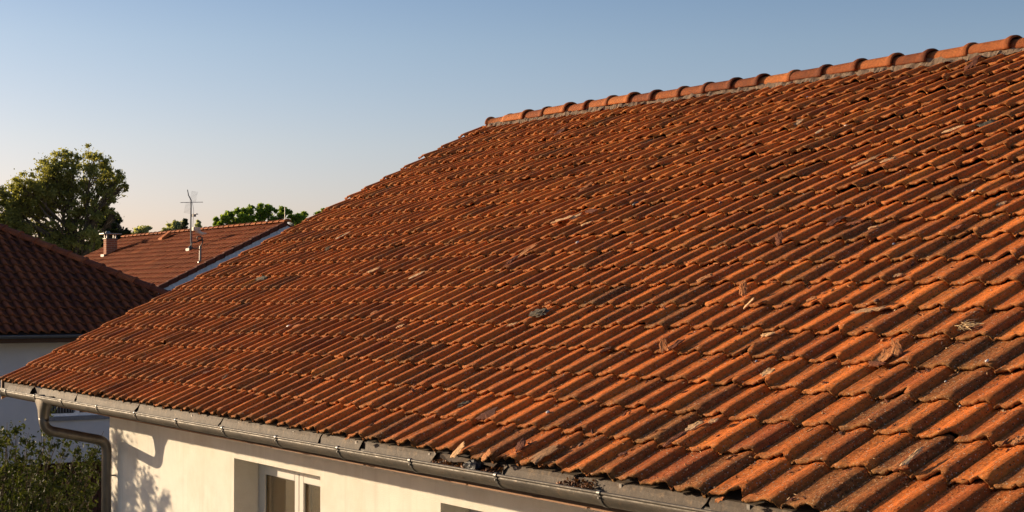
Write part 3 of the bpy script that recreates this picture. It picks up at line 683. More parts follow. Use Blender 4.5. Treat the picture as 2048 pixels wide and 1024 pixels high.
# ------------------------------------------------------------------ trees
def at(px, py, D):
    f = 3018.8; y0 = R(-55.855); p0 = R(1.559)
    fw = np.array([math.sin(y0) * math.cos(p0), math.cos(y0) * math.cos(p0), math.sin(p0)]); rt = np.array([math.cos(y0), -math.sin(y0), 0]); up = np.cross(rt, fw)
    return np.array([18.3408, -5.0675, .9669]) + D * (fw + rt * (px - 1024) / f + up * (512 - py) / f)
BARK = simple('bark', (0.10, 0.075, 0.05), 0.95, var=.4, scale=5, bump=.6, bscale=20)
def leafcloud(name, m, parent, C, S, N, size, seed, org, oval=False, droop=0.0):
    """N leaves spread over blobs centred on C with radii S (n x 3)"""
    rng = np.random.default_rng(seed); C = np.asarray(C); S = np.asarray(S, float)
    wgt = (S.prod(1)) ** .67; k = rng.choice(len(C), N, p=wgt / wgt.sum())
    d = rng.normal(0, 1, (N, 3)); d /= np.linalg.norm(d, axis=1)[:, None]
    r = np.abs(rng.normal(0, .72, N)) + .1 * rng.random(N)
    P = C[k] + d * S[k] * r[:, None]
    a = rng.normal(0, 1, (N, 3)); a /= np.linalg.norm(a, axis=1)[:, None]; a[:, 2] -= droop
    b = np.cross(a, rng.normal(0, 1, (N, 3))); b /= np.linalg.norm(b, axis=1)[:, None]
    sz = size * rng.uniform(.55, 1.35, N)[:, None]
    bt = rng.uniform(0, 1, len(C))[k] * .35 + rng.random(N) * .65
    if oval:
        n_ = np.cross(a, b); n_ /= np.linalg.norm(n_, axis=1)[:, None]
        V = np.stack([P - a * sz, P - a * sz * .35 + b * sz * .42 + n_ * sz * .1, P + a * sz * .45 + b * sz * .36 + n_ * sz * .08, P + a * sz, P + a * sz * .45 - b * sz * .36 + n_ * sz * .08, P - a * sz * .35 - b * sz * .42 + n_ * sz * .1], 1).reshape(-1, 3)
        F = (np.arange(N)[:, None] * 6 + np.arange(6)[None]).astype(np.int64); rep = 6
    else:
        V = np.stack([P - a * sz, P + b * sz * .55, P + a * sz, P - b * sz * .55], 1).reshape(-1, 3)
        F = (np.arange(N)[:, None] * 4 + np.arange(4)[None]).astype(np.int64); rep = 4
    return np_mesh(name, V, F, m, parent, False, dict(tint=np.repeat(bt, rep)), org=org)
def limb(mb, p, q, r0, r1, rng, n=6, wob=.08):
    p, q = Vector(p), Vector(q); L = (q - p).length; pts = []
    for i in range(n + 1):
        t = i / n; w_ = math.sin(math.pi * t) * wob * L
        pts.append(p.lerp(q, t) + Vector((rng.normal(0, .5) * w_, rng.normal(0, .5) * w_, (math.sin(math.pi * t)) * wob * L * .6)))
    mb.tube(pts, [r0 + (r1 - r0) * (i / n) for i in range(n + 1)], 7, cap=False); return pts
def tree(name, label, cat, blobs, D, base, m, N, size, seed, group=None, trunk_r=.25, fork=None, sub=5, subr=.42, oval=False, depth=1.0):
    """blobs: (px, py, r_px) outline lobes measured on the far crown, spread in depth about D metres"""
    rng = np.random.default_rng(seed); k_ = D / 3018.8
    root = empty(name, tuple(base), label, cat, group)
    C = []; S = []; mb = MB()
    trunk_top = Vector(fork) if fork is not None else Vector(base) + Vector((0, 0, 1)) * ((at(0, blobs[0][1], D)[2] - base[2]) * .6)
    tp = limb(mb, base, trunk_top, trunk_r, trunk_r * .62, rng, 6, .02)
    spread = max(b[2] for b in blobs) * k_
    if D > 80:                                            # foliage reaches down behind the far roof as well
        ys = max(b[1] for b in blobs); rm = sorted(b[2] for b in blobs)[-3]
        xs_b = sorted(b[0] for b in blobs)
        blobs = list(blobs) + [(x_ + rng.normal(0, 2), ys + dy_, rm * 1.15) for dy_ in (rm * 1.0, rm * 2.2, rm * 3.2) for x_ in xs_b[1:-1:2]]
        N = int(N * 1.9)
    for (px, py, rp_) in blobs:
        dz = rng.normal(0, .55) * spread * depth; c0 = at(px, py, D + dz); rad = rp_ * k_
        lp = limb(mb, tp[-1] if rng.random() < .6 else tp[-2], tuple(c0), trunk_r * .26, trunk_r * .07, rng, 6, .10)
        for s_ in range(sub * 2):
            dd = rng.normal(0, 1, 3); dd /= np.linalg.norm(dd); cc = c0 + dd * rad * rng.uniform(.25, 1.05)
            C.append(cc); q = rad * subr * rng.uniform(.45, 1.0); S.append((q, q, q * .7))
            limb(mb, lp[4 if s_ % 2 else 5], tuple(cc), trunk_r * .07, trunk_r * .02, rng, 4, .08)
    mb.build('trunk', BARK, root, True)
    leafcloud('crown', m, root, C, S, N, size, seed + 1, tuple(base), oval)
    return root
L_OLIVE = leafmat('leaves_olive', (0.15, 0.16, 0.055), (0.25, 0.25, 0.085), (0.37, 0.34, 0.13), .55)
L_GREEN = leafmat('leaves_green', (0.12, 0.19, 0.03), (0.20, 0.29, 0.045), (0.30, 0.38, 0.07), .5)
L_DARK = leafmat('needles_dark', (0.022, 0.032, 0.014), (0.04, 0.055, 0.02), (0.08, 0.09, 0.03), .3)
L_GREY = leafmat('leaves_grey_green', (0.26, 0.28, 0.17), (0.36, 0.38, 0.23), (0.46, 0.46, 0.30), .6)
L_SHRUB = leafmat('leaves_shrub', (0.020, 0.030, 0.008), (0.042, 0.057, 0.013), (0.12, 0.13, 0.035), .3)
def gbase(px, D): p = at(px, 600, D); return (p[0], p[1], -5.32)
tree('broadleaf_tree', 'tall airy olive green tree rising behind the dark roof at the left edge', 'tree',
     [(140, 318, 30), (105, 335, 38), (190, 318, 34), (75, 358, 34), (150, 362, 44), (45, 375, 26), (212, 345, 22), (100, 392, 46), (30, 418, 32), (-15, 400, 40), (-35, 440, 45), (60, 440, 46), (10, 465, 36), (235, 360, 18), (222, 392, 16), (248, 372, 12), (200, 412, 20), (155, 425, 32), (110, 462, 46), (165, 470, 36), (60, 490, 42), (130, 505, 40), (170, 395, 22), (5, 385, 18), (228, 428, 12), (90, 420, 40), (35, 395, 34), (70, 400, 40), (15, 440, 40), (45, 470, 44), (110, 370, 40), (135, 395, 38), (-10, 430, 40), (190, 350, 26), (85, 480, 44), (240, 350, 12), (215, 392, 16), (236, 384, 14), (205, 372, 18), (226, 372, 14), (190, 385, 20), (195, 430, 22)],
     70, gbase(150, 70), L_OLIVE, 80000, .062, 101, trunk_r=.34, fork=at(150, 500, 70), sub=7, subr=.46)
tree('spruce_tree', 'very dark conifer standing right of the tall airy tree', 'tree',
     [(222, 425, 10), (214, 445, 22), (232, 440, 12), (205, 470, 30), (240, 465, 18), (228, 490, 30), (195, 500, 34), (252, 470, 10), (255, 490, 12), (180, 520, 34)],
     74, gbase(222, 74), L_DARK, 20000, .085, 111, trunk_r=.25, fork=at(222, 440, 74), sub=7, subr=.5)
tree('distant_tree', 'small grey-green tree just right of the dark conifer behind the far ridge', 'tree',
     [(278, 462, 10), (290, 458, 9), (270, 474, 12), (300, 476, 10), (288, 476, 14)], 110, gbase(284, 110), L_GREY, 5000, .12, 121, 'trees behind the far roof', trunk_r=.2, sub=5, subr=.5)
tree('distant_tree', 'grey-green rounded tree left of the small spire-shaped conifer behind the antenna', 'tree',
     [(342, 455, 10), (355, 450, 10), (330, 463, 10), (362, 462, 12), (345, 470, 14), (326, 476, 8)], 105, gbase(345, 105), L_GREY, 7000, .12, 131, 'trees behind the far roof', trunk_r=.2, sub=5, subr=.5)
tree('distant_conifer', 'small dark spire-shaped conifer just left of the antenna mast', 'tree',
     [(370, 440, 4), (370, 449, 7), (368, 460, 9), (374, 470, 11), (364, 474, 10)], 100, gbase(370, 100), L_DARK, 5000, .10, 141, 'trees behind the far roof', trunk_r=.15, sub=5, subr=.5)
tree('distant_conifer', 'small pointed conifer just right of the antenna mast', 'tree',
     [(397, 443, 3), (397, 451, 6), (393, 461, 7), (402, 466, 8)], 102, gbase(397, 102), L_GREY, 3500, .10, 151, 'trees behind the far roof', trunk_r=.15, sub=5, subr=.5)
tree('leafy_tree', 'broad bright green tree with a dense crown behind the right half of the far ridge', 'tree',
     [(500, 420, 11), (520, 418, 12), (540, 422, 12), (478, 424, 12), (462, 430, 12), (448, 436, 10), (432, 440, 7), (570, 422, 11), (560, 432, 12), (520, 434, 18), (490, 440, 16), (470, 446, 14), (590, 434, 10), (606, 428, 7), (600, 442, 12), (545, 444, 14), (440, 452, 8), (430, 448, 4)],
     85, gbase(520, 85), L_GREEN, 30000, .09, 161, trunk_r=.3, sub=6, subr=.48)
tree('leafy_tree', 'last bit of green tree crown showing just above the big roof verge', 'tree',
     [(648, 424, 7), (660, 424, 7), (640, 430, 8), (656, 436, 10), (670, 430, 7)], 92, gbase(655, 92), L_GREEN, 6000, .09, 171, trunk_r=.2, sub=5, subr=.5)

# leafy shrub below the downpipe; its left part, outside the picture, shades the wall
rng = np.random.default_rng(77)
sb_ = (-1.2, 0.3, -5.32)
shrub = empty('tall_shrub', sb_, 'tall glossy leaved shrub in the lower left corner in front of the shaded house', 'shrub')
stems = []; C = []; S = []; mb = MB()
def stem(top, r=.02, n=9, spread=.10, leafy=.75, b0=None):
    b = Vector(b0) if b0 else Vector((sb_[0] + rng.normal(0, .25), sb_[1] + rng.normal(0, .25), -5.32))
    top = Vector(top); pts = []
    for i in range(n + 1):
        t = i / n; p = b.lerp(top, t); bow = math.sin(math.pi * t) * .12 * (top - b).length
        dirv = Vector((top.x - b.x, top.y - b.y, 0)); 
        pts.append(p + Vector((-dirv.x * .05, -dirv.y * .05, 0)) * math.sin(math.pi * t) * 3 + Vector((rng.normal(0, .02), rng.normal(0, .02), 0)))
    mb.tube(pts, [r * (1 - .85 * i / n) for i in range(n + 1)], 6, cap=False)
    for i in range(n):
        t = (i + .5) / n
        if t < 1 - leafy: continue
        for q in range(5):
            c = pts[i].lerp(pts[i + 1], rng.random()) + Vector(tuple(rng.normal(0, 1, 3) * np.array([spread, spread, spread * .8]) * (1.5 - t)))
            C.append(tuple(c)); s_ = rng.uniform(.07, .15) * (1.5 - .75 * t); S.append((s_, s_, s_))
            mb.tube([pts[i], Vector(c)], [r * .3, r * .08], 4, cap=False)
for (px, py, D) in [(20, 845, 18.8), (38, 855, 19.4), (55, 880, 18.6), (100, 812, 19.6), (78, 905, 19), (110, 870, 18.9), (128, 880, 19.6), (10, 890, 18.3), (150, 910, 19.8), (175, 905, 20), (190, 925, 20.4), (165, 950, 19.2), (205, 862, 20.6), (60, 940, 18.2), (100, 950, 18.5), (130, 960, 18.6), (30, 960, 18.2), (85, 985, 18.2), (0, 930, 18.6), (180, 985, 19.3), (150, 1000, 18.9), (200, 965, 20.5), (45, 1010, 18), (115, 1015, 18.3), (-20, 880, 18.6), (20, 1000, 18.8), (70, 1040, 18.3), (140, 1050, 19), (190, 1040, 19.6), (60, 960, 19.6), (120, 930, 20), (85, 850, 19.6), (60, 865, 20), (140, 895, 20.2), (160, 890, 20.4), (195, 900, 20.6), (15, 865, 19.5), (100, 900, 20.2), (205, 945, 20.8), (170, 935, 20.2), (40, 910, 19.8), (110, 985, 19.8), (160, 1010, 20.2), (-30, 860, 18.8), (75, 930, 20.2)]:
    p = at(px, py, D); stem(tuple(p), r=.016, spread=.10)
# the part that casts the dappled shade on the wall
for (X, z, t) in [(2.35, -.55, 1.9), (2.15, -.62, 2.1), (2.6, -.75, 2.0), (2.45, -1.0, 2.2), (2.75, -1.1, 2.1), (2.3, -1.3, 2.2), (3.05, -.80, 2.3), (3.2, -1.05, 2.2), (2.95, -1.25, 2.2), (2.6, -1.5, 2.3), (3.35, -1.30, 2.3), (3.7, -1.40, 2.4), (2.2, -1.7, 2.3), (3.0, -1.8, 2.3), (2.5, -.85, 2.0), (2.65, -1.2, 2.1), (2.8, -1.0, 2.2), (2.9, -1.5, 2.2), (2.4, -1.5, 2.2), (3.1, -1.6, 2.3), (2.55, -.65, 1.9), (2.75, -1.35, 2.2)]:
    p = (X - 1.60 * t, .70 - .83 * t, z + .305 * t); stem(p, r=.02, spread=.07, leafy=.28, b0=(-1.9 + rng.normal(0, .2), -1.1 + rng.normal(0, .2), -5.32))
mb.build('trunk', BARK, shrub, True)
C2 = []; S2 = []
for k in range(34):
    X = 2.05 + 1.5 * rng.random() ** 1.2; z = -.55 - 1.5 * rng.random() - .35 * (X - 2.05); t = rng.uniform(2.0, 2.7)
    C2.append((X - 1.53 * t, .70 - .83 * t, z + .325 * t)); q = rng.uniform(.05, .13); S2.append((q, q, q * 1.5))
leafcloud('outer_foliage', L_SHRUB, shrub, C2, S2, 9000, .030, 83, sb_, True, .3)
leafcloud('foliage', L_SHRUB, shrub, C, S, 72000, .027, 78, sb_, True, .3)
# lower dark hedge mass behind the shrub
C = []; S = []
for k in range(60):
    p = (-6.5 + rng.normal(0, .5), 1.0 + rng.uniform(-5, 6.5), -3.9 + rng.uniform(-1.3, .75)); C.append(p); q = rng.uniform(.35, .6); S.append((q, q, q))
hb = (-6.5, 1.5, -5.32)
hedge = empty('hedge', hb, 'dark hedge between the two houses behind the glossy shrub', 'hedge')
mb = MB()
for k in range(14): mb.tube([(-6.5 + rng.normal(0, .2), -3.5 + k * .75, -5.32), (-6.5 + rng.normal(0, .3), -3.5 + k * .75 + rng.normal(0, .2), -3.6)], [.04, .01], 5)
mb.build('stem', BARK, hedge); leafcloud('foliage', L_DARK, hedge, C, S, 16000, .05, 79, hb, True)

# ------------------------------------------------------------------ things lying on the roof
SH_OR = terracotta('shard_orange', [(0.30, .10, .035), (.42, .15, .05), (.52, .20, .07), (.58, .26, .10)], weather=.35, speck=False)
SH_DK = terracotta('shard_dark', [(0.07, .03, .02), (.13, .05, .028), (.20, .07, .035), (.28, .10, .045)], weather=.5, speck=False)
SH_TAN = terracotta('shard_tan', [(0.24, .13, .06), (.36, .19, .09), (.46, .26, .13), (.55, .34, .18)], weather=.5, speck=False)
SH_PALE = terracotta('shard_pale', [(0.50, .27, .12), (.60, .34, .16), (.70, .43, .21), (.75, .52, .30)], weather=.2, speck=False)
ST_WH = simple('pebble_white', (.62, .60, .56), .5, var=.3, scale=40)
ST_BL = simple('pebble_blue_grey', (.20, .24, .32), .4, var=.4, scale=40)
ST_DK = simple('pebble_dark', (.04, .042, .05), .4, var=.4, scale=40)
ST_BR = simple('lump_brown', (.10, .05, .03), .8, var=.4, scale=40)
MOSS = simple('dry_moss', (.13, .105, .07), 1.0, var=.6, scale=70, bump=1.0, bscale=120)
MOSSD = simple('dark_moss', (.055, .048, .035), 1.0, var=.6, scale=70, bump=1.0, bscale=120)
STRAW = simple('straw', (.52, .36, .18), .8, var=.3, scale=30, bump=0)
def pick(label, kind):
    l = label
    if kind == 'stone':
        if 'blue' in l and 'black' not in l and 'white' not in l: return ST_BL
        if 'slate' in l or 'dark' in l or 'black' in l: return ST_BR if 'brown' in l else ST_DK
        if 'yellow' in l: return SH_PALE
        return ST_WH
    if kind == 'moss': return MOSSD if ('dark' in l or 'black' in l) else MOSS
    for w_ in l.split():
        if w_ in ('pale', 'cream', 'pinkish', 'thin'): return SH_PALE
        if w_ in ('tan', 'weathered', 'golden', 'white'): return SH_TAN
        if w_ in ('dark', 'burnt', 'maroon', 'dull', 'grey', 'rust', 'reddish', 'red', 'crumpled', 'brown'): return SH_DK if w_ not in ('dull', 'reddish', 'rust') else SH_OR
        if w_ in ('orange', 'bright', 'cinnamon', 'flaked'): return SH_OR
    return SH_OR
def rib_h(X):
    j = np.searchsorted(ribs, X) - 1
    if j < 0 or j >= len(ribs) - 1: return .02
    a = (X - ribs[j]) / (ribs[j + 1] - ribs[j]); return float(np.interp(a, PROF_A, PROF_H) * .033)
def surf_h(X, s):
    t = (s % .34) / (.34 * 1.13); return .030 * (1 - t) + rib_h(X) 
TX = Vector((1, 0, 0)); TS = Vector((0, CA, SA)); TN = Vector((0, -SA, CA))
def shard(name, label, cat, group, X, s, L, W, ang, m, seed, tilt=None, thick=.008, curl=None):
    """an irregular broken piece: outline with jagged rim, curved across, real thickness"""
    r = random.Random(seed); a = math.radians(ang)
    ax = TX * math.cos(a) + TS * math.sin(a); ay = TX * -math.sin(a) + TS * math.cos(a)
    h0 = max(surf_h(X + dx * math.cos(a), s + dx * math.sin(a)) for dx in (-L * .4, 0, L * .4)) 
    ti = r.uniform(.02, .16) if tilt is None else tilt
    n = 22; cu = r.uniform(.05, .16) * (1 if r.random() < .7 else -1) if curl is None else curl
    V = []; F = []; rings = (1.0, .72, .4)
    rad = [1 + r.uniform(-.22, .16)  for k in range(n)]
    if r.random() < .6:
        k0 = r.randrange(n); rad[k0] *= 1.25; rad[(k0 + 7) % n] *= .6; rad[(k0 + 12) % n] *= .75
    base = Vector(tuple(roofpt([X], [s], [h0 + .002])[0]))
    for side in (0, 1):
        for g2 in rings:
            for k in range(n):
                t = 2 * math.pi * k / n; c_, s_ = math.cos(t), math.sin(t)
                sq = 1 / max(abs(c_), abs(s_)) ** .55
                x = L / 2 * c_ * rad[k] * sq * g2 * .86; y = W / 2 * s_ * rad[k] * sq * g2 * .86
                z = cu * (y * y) / max(W, .01) * -2 + ti * (x + L / 2) * .5 + r.uniform(-.0015, .0015) * 1.5 + (thick if side else 0) * (1 if g2 < 1 else r.uniform(.55, 1.0)) + abs(cu) * W * .4
                V.append(base + ax * x + ay * y + TN * z)
        V.append(base + TN * ((thick if side else 0) + ti * L * .25 + abs(cu) * W * .4))
    m_ = n * 3 + 1
    for side in (0, 1):
        o = side * m_
        for q in range(2):
            for k in range(n):
                f = (o + q * n + k, o + q * n + (k + 1) % n, o + (q + 1) * n + (k + 1) % n, o + (q + 1) * n + k); F.append(f if side else f[::-1])
        for k in range(n):
            f = (o + 2 * n + k, o + 2 * n + (k + 1) % n, o + 3 * n); F.append(f if side else f[::-1])
    for k in range(n): F.append((k, (k + 1) % n, m_ + (k + 1) % n, m_ + k))
    nv = len(V); tn = r.uniform(.3, .9)
    o = np_mesh(name, np.array([tuple(v) for v in V]), F, m, None, False, dict(tint=[tn] * nv, edge=[0] * nv, pan=[0] * nv, worn=[.3] * nv), org=tuple(base))
    return tag(o, label, cat, group)
def lump(name, label, cat, group, X, s, L, W, ang, m, seed, H=None, fuzz=.18, sub=2, base=None):
    import bmesh
    r = random.Random(seed); a = math.radians(ang); ax = TX * math.cos(a) + TS * math.sin(a); ay = TX * -math.sin(a) + TS * math.cos(a)
    H = H or min(L, W) * .6; h0 = surf_h(X, s)
    b = base or Vector(tuple(roofpt([X], [s], [h0 + H * .28])[0]))
    bm = bmesh.new(); bmesh.ops.create_icosphere(bm, subdivisions=sub, radius=.5)
    V = []; 
    for v in bm.verts:
        k = 1 + r.uniform(-fuzz, fuzz); V.append(tuple(b + ax * v.co.x * L * k + ay * v.co.y * W * k + TN * v.co.z * H * k))
    F = [tuple(v.index for v in f.verts) for f in bm.faces]; bm.free(); nv = len(V)
    o = np_mesh(name, np.array(V), F, m, None, fuzz < .15, dict(tint=[.5] * nv, edge=[0] * nv, pan=[0] * nv, worn=[.2] * nv), org=tuple(b))
    return tag(o, label, cat, group)
def tangle(name, label, cat, X, s, L, W, seed, m, n=26):
    r = random.Random(seed); mb = MB(); b = roofpt([X], [s], [surf_h(X, s) + .004])[0]; b = Vector(tuple(b))
    for k in range(n):
        a = r.uniform(-.7, .7) + (math.pi / 2 if r.random() < .25 else 0); l = r.uniform(.3, 1) * L * .5
        c = b + TX * r.uniform(-.3, .3) * L + TS * r.uniform(-.5, .5) * W + TN * r.uniform(.002, .03); d = TX * math.cos(a) + TS * math.sin(a)
        mb.tube([c - d * l, c + TN * r.uniform(0, .02), c + d * l + TN * r.uniform(-.01, .015)], [.0015, .0022, .001], 5)
    return tag(mb.build(name, m, None, False, org=tuple(b)), label, cat)
DEB = [
(10.06, 0.4, 'tile', 0.157, 0.186, 51, 'big brown broken tile slab lying near the eave above the torn flashing'),
(11.16, 0.05, 'tile', 0.194, 0.157, 66, 'weathered grey-brown slab of broken tile at the eave edge right of the torn flashing'),
(10.87, 0.09, 'tile', 0.17, 0.072, 127, 'small red splinter of tile beside the grey-brown slab at the eave'),
(10.38, 0.74, 'tile', 0.051, 0.058, 82, 'small bright orange tile chip lying alone two courses above the big brown slab'),
(12.0, 0.51, 'tile', 0.128, 0.066, 74, 'pale orange flake of tile at the top of the long splintered pair'),
(11.98, 0.37, 'tile', 0.158, 0.062, 85, 'long dark splinter of tile just below the pale orange flake'),
(8.71, 2.03, 'tile', 0.054, 0.07, 50, 'small orange tile chip on the rib above the grey rubble in mid roof'),
(11.99, 1.15, 'tile', 0.09, 0.086, 89, 'cream and brown tile scrap between ribs left of the orange shard heap'),
(10.83, 2.15, 'tile', 0.2, 0.161, 126, 'upright orange flake of tile standing above the pale oval flake'),
(11.03, 1.99, 'tile', 0.108, 0.079, 35, 'pale oval flake of tile lying flat below the upright orange flake'),
(12.63, 1.44, 'tile', 0.157, 0.123, 95, 'bright orange pointed shard on top of the heap at the right'),
(12.64, 1.34, 'tile', 0.141, 0.057, -10, 'dark burnt brown shard under the bright orange pointed shard'),
(12.67, 1.49, 'tile', 0.106, 0.14, 124, 'small curled orange shard standing right of the pointed shard'),
(12.08, 1.98, 'tile', 0.204, 0.081, 17, 'long flat tan slab of tile across the ribs above the orange heap'),
(12.07, 2.06, 'stone', 0.06, 0.054, 0, 'dark brown lump beside the long flat tan slab'),
(11.53, 2.06, 'tile', 0.069, 0.066, 52, 'reddish crumpled tile scrap left of the long tan slab'),
(11.56, 1.6, 'tile', 0.107, 0.055, 11, 'ragged pale shard over the dark hole in a tile'),
(6.8, 3.75, 'tile', 0.281, 0.106, 17, 'large pale orange flake in the upper middle of the roof'),
(6.91, 3.82, 'tile', 0.145, 0.085, 48, 'smaller pale orange flake touching the right end of the large pale flake'),
(7.26, 3.67, 'tile', 0.129, 0.062, 40, 'thin cream sliver right of the two pale orange flakes'),
(7.02, 3.93, 'tile', 0.322, 0.099, -22, 'curled dark orange scrap above the thin cream sliver'),
(7.49, 4.1, 'stone', 0.124, 0.069, 89, 'slate grey stone splinter high on the middle of the roof'),
(7.5, 4.18, 'tile', 0.071, 0.062, 11, 'tiny pinkish chip touching the slate grey splinter'),
(8.8, 1.86, 'moss', 0.188, 0.093, 1, 'grey dried moss clump at a course edge in mid roof'),
(8.66, 1.68, 'tile', 0.094, 0.07, 33, 'thin orange sliver below and left of the grey moss clump'),
(4.82, 2.7, 'tile', 0.152, 0.092, 48, 'pale cream sliver left one of the pair in the left middle of the roof'),
(5.79, 2.61, 'tile', 0.184, 0.087, 48, 'pale cream sliver right one of the pair in the left middle of the roof'),
(7.07, 3.07, 'tile', 0.273, 0.109, 90, 'long dull red shard low left of the large pale flake'),
(7.06, 2.88, 'tile', 0.237, 0.081, 104, 'narrow maroon splinter just under the long dull red shard'),
(2.31, 3.76, 'tile', 0.206, 0.089, 75, 'thin tan splinter near the left part of the roof'),
(2.58, 3.43, 'moss', 0.155, 0.07, 47, 'grey mossy strip near the left verge'),
(2.21, 2.64, 'moss', 0.243, 0.087, -2, 'small pale grey moss tuft close to the left verge'),
(4.99, 1.53, 'stone', 0.123, 0.065, 2, 'grey white stone among the small ribs on the left'),
(5.18, 1.53, 'tile', 0.097, 0.086, 17, 'cinnamon tile chip beside the grey white stone'),
(5.63, 0.5, 'tile', 0.106, 0.047, 122, 'white edged sliver on the lower left of the roof'),
(5.13, 0.54, 'tile', 0.107, 0.063, 19, 'brown tile chip left of the white edged sliver'),
(6.26, 1.8, 'tile', 0.069, 0.082, 92, 'orange chip on a rib crest in the left centre of the roof'),
(7.13, 1.56, 'tile', 0.089, 0.064, 18, 'small pale chip right of the orange chip in left centre'),
(0.73, 7.9, 'tile', 0.257, 0.128, 101, 'dark orange scrap just under the ridge near its left end'),
(3.11, 6.69, 'tile', 0.257, 0.15, 119, 'crumpled brown scrap under the fourth ridge tile'),
(6.06, 4.66, 'tile', 0.238, 0.092, 92, 'rust brown sliver high in the middle'),
(5.54, 6.01, 'moss', 0.219, 0.082, 93, 'black and white lichen clump high below the ridge'),
(7.8, 5.38, 'tile', 0.215, 0.071, 71, 'bright orange ribbed fragment high on the roof'),
(7.92, 5.96, 'tile', 0.143, 0.101, 108, 'tan square chip under the ridge'),
(8.57, 5.52, 'tile', 0.1, 0.068, 87, 'pale cream chip below the tan square chip'),
(7.23, 6.85, 'stone', 0.055, 0.069, 47, 'white pebble just below the ridge mortar'),
(8.69, 5.76, 'stone', 0.081, 0.068, -14, 'small grey pebble by the cream chips high on the roof'),
(9.06, 7.26, 'tile', 0.45, 0.141, 117, 'fan shaped dark brown scrap right under the ridge at far right'),
(10.57, 5.34, 'moss', 0.227, 0.119, -15, 'dark round moss clump near the right edge below the ridge'),
(10.3, 5.23, 'tile', 0.2, 0.072, 28, 'long curved cream edged sliver left of the dark moss clump'),
(9.88, 4.6, 'tile', 0.234, 0.085, 50, 'long tan splinter right of the bright ribbed fragment'),
(10.11, 4.62, 'tile', 0.134, 0.083, 29, 'short tan splinter at the right end of the long tan splinter'),
(10.64, 3.34, 'tile', 0.162, 0.108, 82, 'wide brown shard lying over a rib on the right half'),
(10.8, 3.35, 'tile', 0.153, 0.064, 22, 'dark red rolled shard right of the wide brown shard'),
(11.1, 3.21, 'tile', 0.079, 0.042, 23, 'cream twig like sliver below the dark red rolled shard'),
(11.43, 3.01, 'stone', 0.039, 0.04, 51, 'blue grey stone below the cream twig like sliver'),
(11.55, 3.78, 'stone', 0.056, 0.046, -8, 'cream pebble on the upper right'),
(11.89, 3.6, 'tile', 0.071, 0.07, 51, 'golden orange chip at the upper right edge'),
(11.88, 3.14, 'tile', 0.09, 0.068, 5, 'curled brown shard with a dark hollow on the right'),
(11.9, 2.47, 'tile', 0.067, 0.056, 20, 'tan folded scrap on the right half above the long flat tan slab'),
(12.92, 1.8, 'straw', 0.128, 0.073, 2, 'loose tangle of pale straw at the right edge'),
(13.35, 1.39, 'stone', 0.032, 0.042, 4, 'translucent white pebble on a pan at the lower right'),
(13.18, 1.24, 'stone', 0.027, 0.019, 39, 'cream seed shaped pebble at a course edge at lower right'),
(13.43, 1.02, 'stone', 0.026, 0.018, 40, 'long silver white pebble on a pan at lower right'),
(12.62, 0.46, 'stone', 0.039, 0.035, 53, 'blue black pebble in the lower middle right'),
(11.27, 0.24, 'stone', 0.056, 0.057, 9, 'black pebble above the grey-brown slab at the eave'),
(10.64, 0.49, 'stone', 0.043, 0.047, 7, 'pale blue white pebble right of the big brown slab'),
(11.69, 1.34, 'stone', 0.034, 0.036, 4, 'pale blue pebble left of the orange shard heap'),
(10.92, 1.39, 'tile', 0.17, 0.067, 93, 'dark red split shard between ribs in the middle right'),
(10.9, 1.32, 'tile', 0.178, 0.115, 129, 'orange upright scrap left of the dark red split shard'),
(10.24, 1.34, 'tile', 0.086, 0.061, 51, 'small brown shard in mid roof left of the dark red split shard'),
(13.61, 0.34, 'tile', 0.078, 0.048, 30, 'broken rib end piece at the lower right'),
(13.61, 0.42, 'tile', 0.171, 0.017, 88, 'thin red sliver running along the rib above the broken rib end piece'),
(14.04, 0.65, 'tile', 0.078, 0.04, 82, 'orange sliver cut by the right edge low down'),
(8.53, 3.13, 'stone', 0.055, 0.056, -4, 'small yellowish pebble in the upper middle of the roof'),
(6.87, 3.47, 'stone', 0.084, 0.042, -5, 'pale sky blue pebble below the large pale flake'),
(7.66, 3.22, 'stone', 0.055, 0.053, -4, 'cream white pebble right of the pale sky blue pebble'),
(8.8, 3.95, 'stone', 0.05, 0.051, 49, 'dark glassy stone high in the middle right'),
(10.37, 3.02, 'tile', 0.186, 0.109, 120, 'dark grey upright scrap with white streaks on the right half'),
(10.19, 2.4, 'tile', 0.138, 0.086, 68, 'flaked orange shard lying along a rib in the middle'),
(11.31, 2.01, 'tile', 0.081, 0.067, 51, 'small peeled orange shard near the pale oval flake'),
(11.71, 0.2, 'tile', 0.053, 0.05, 27, 'tiny brown chip near the eave below the long dark splinter'),
(9.61, 0.52, 'moss', 0.1, 0.051, 51, 'tan dry moss strip above the big brown slab'),
(12.08, 0.59, 'tile', 0.061, 0.058, 8, 'curled tan scrap above the pale orange flake')]

for i, (X, s, k, L, W, ang, lab) in enumerate(DEB):
    s = min(s, 7.22)
    m = pick(lab, k)
    if k == 'tile':
        if 'upright' in lab or 'standing' in lab: L, W = min(L, .12), min(W, .07)
        shard('tile_fragment', lab, 'tile fragment', 'broken tile pieces on the big roof', X, s, max(L, .06) * 1.1, max(W, .04) * .95, ang, m, 500 + i, tilt=(1.1 if 'upright' in lab or 'standing' in lab else None))
    elif k == 'stone': lump('pebble', lab, 'pebble', 'pebbles on the big roof', X, s, L * .62, W * .75, ang, m, 600 + i, fuzz=.12, sub=1)
    elif k == 'moss': lump('moss_clump', lab, 'moss', 'moss clumps on the big roof', X, s, L, W * 1.2, ang, m, 700 + i, H=.035, fuzz=.32, sub=3)
    else: tangle('straw_tangle', lab, 'straw', X, s, L, W, 800 + i, STRAW)

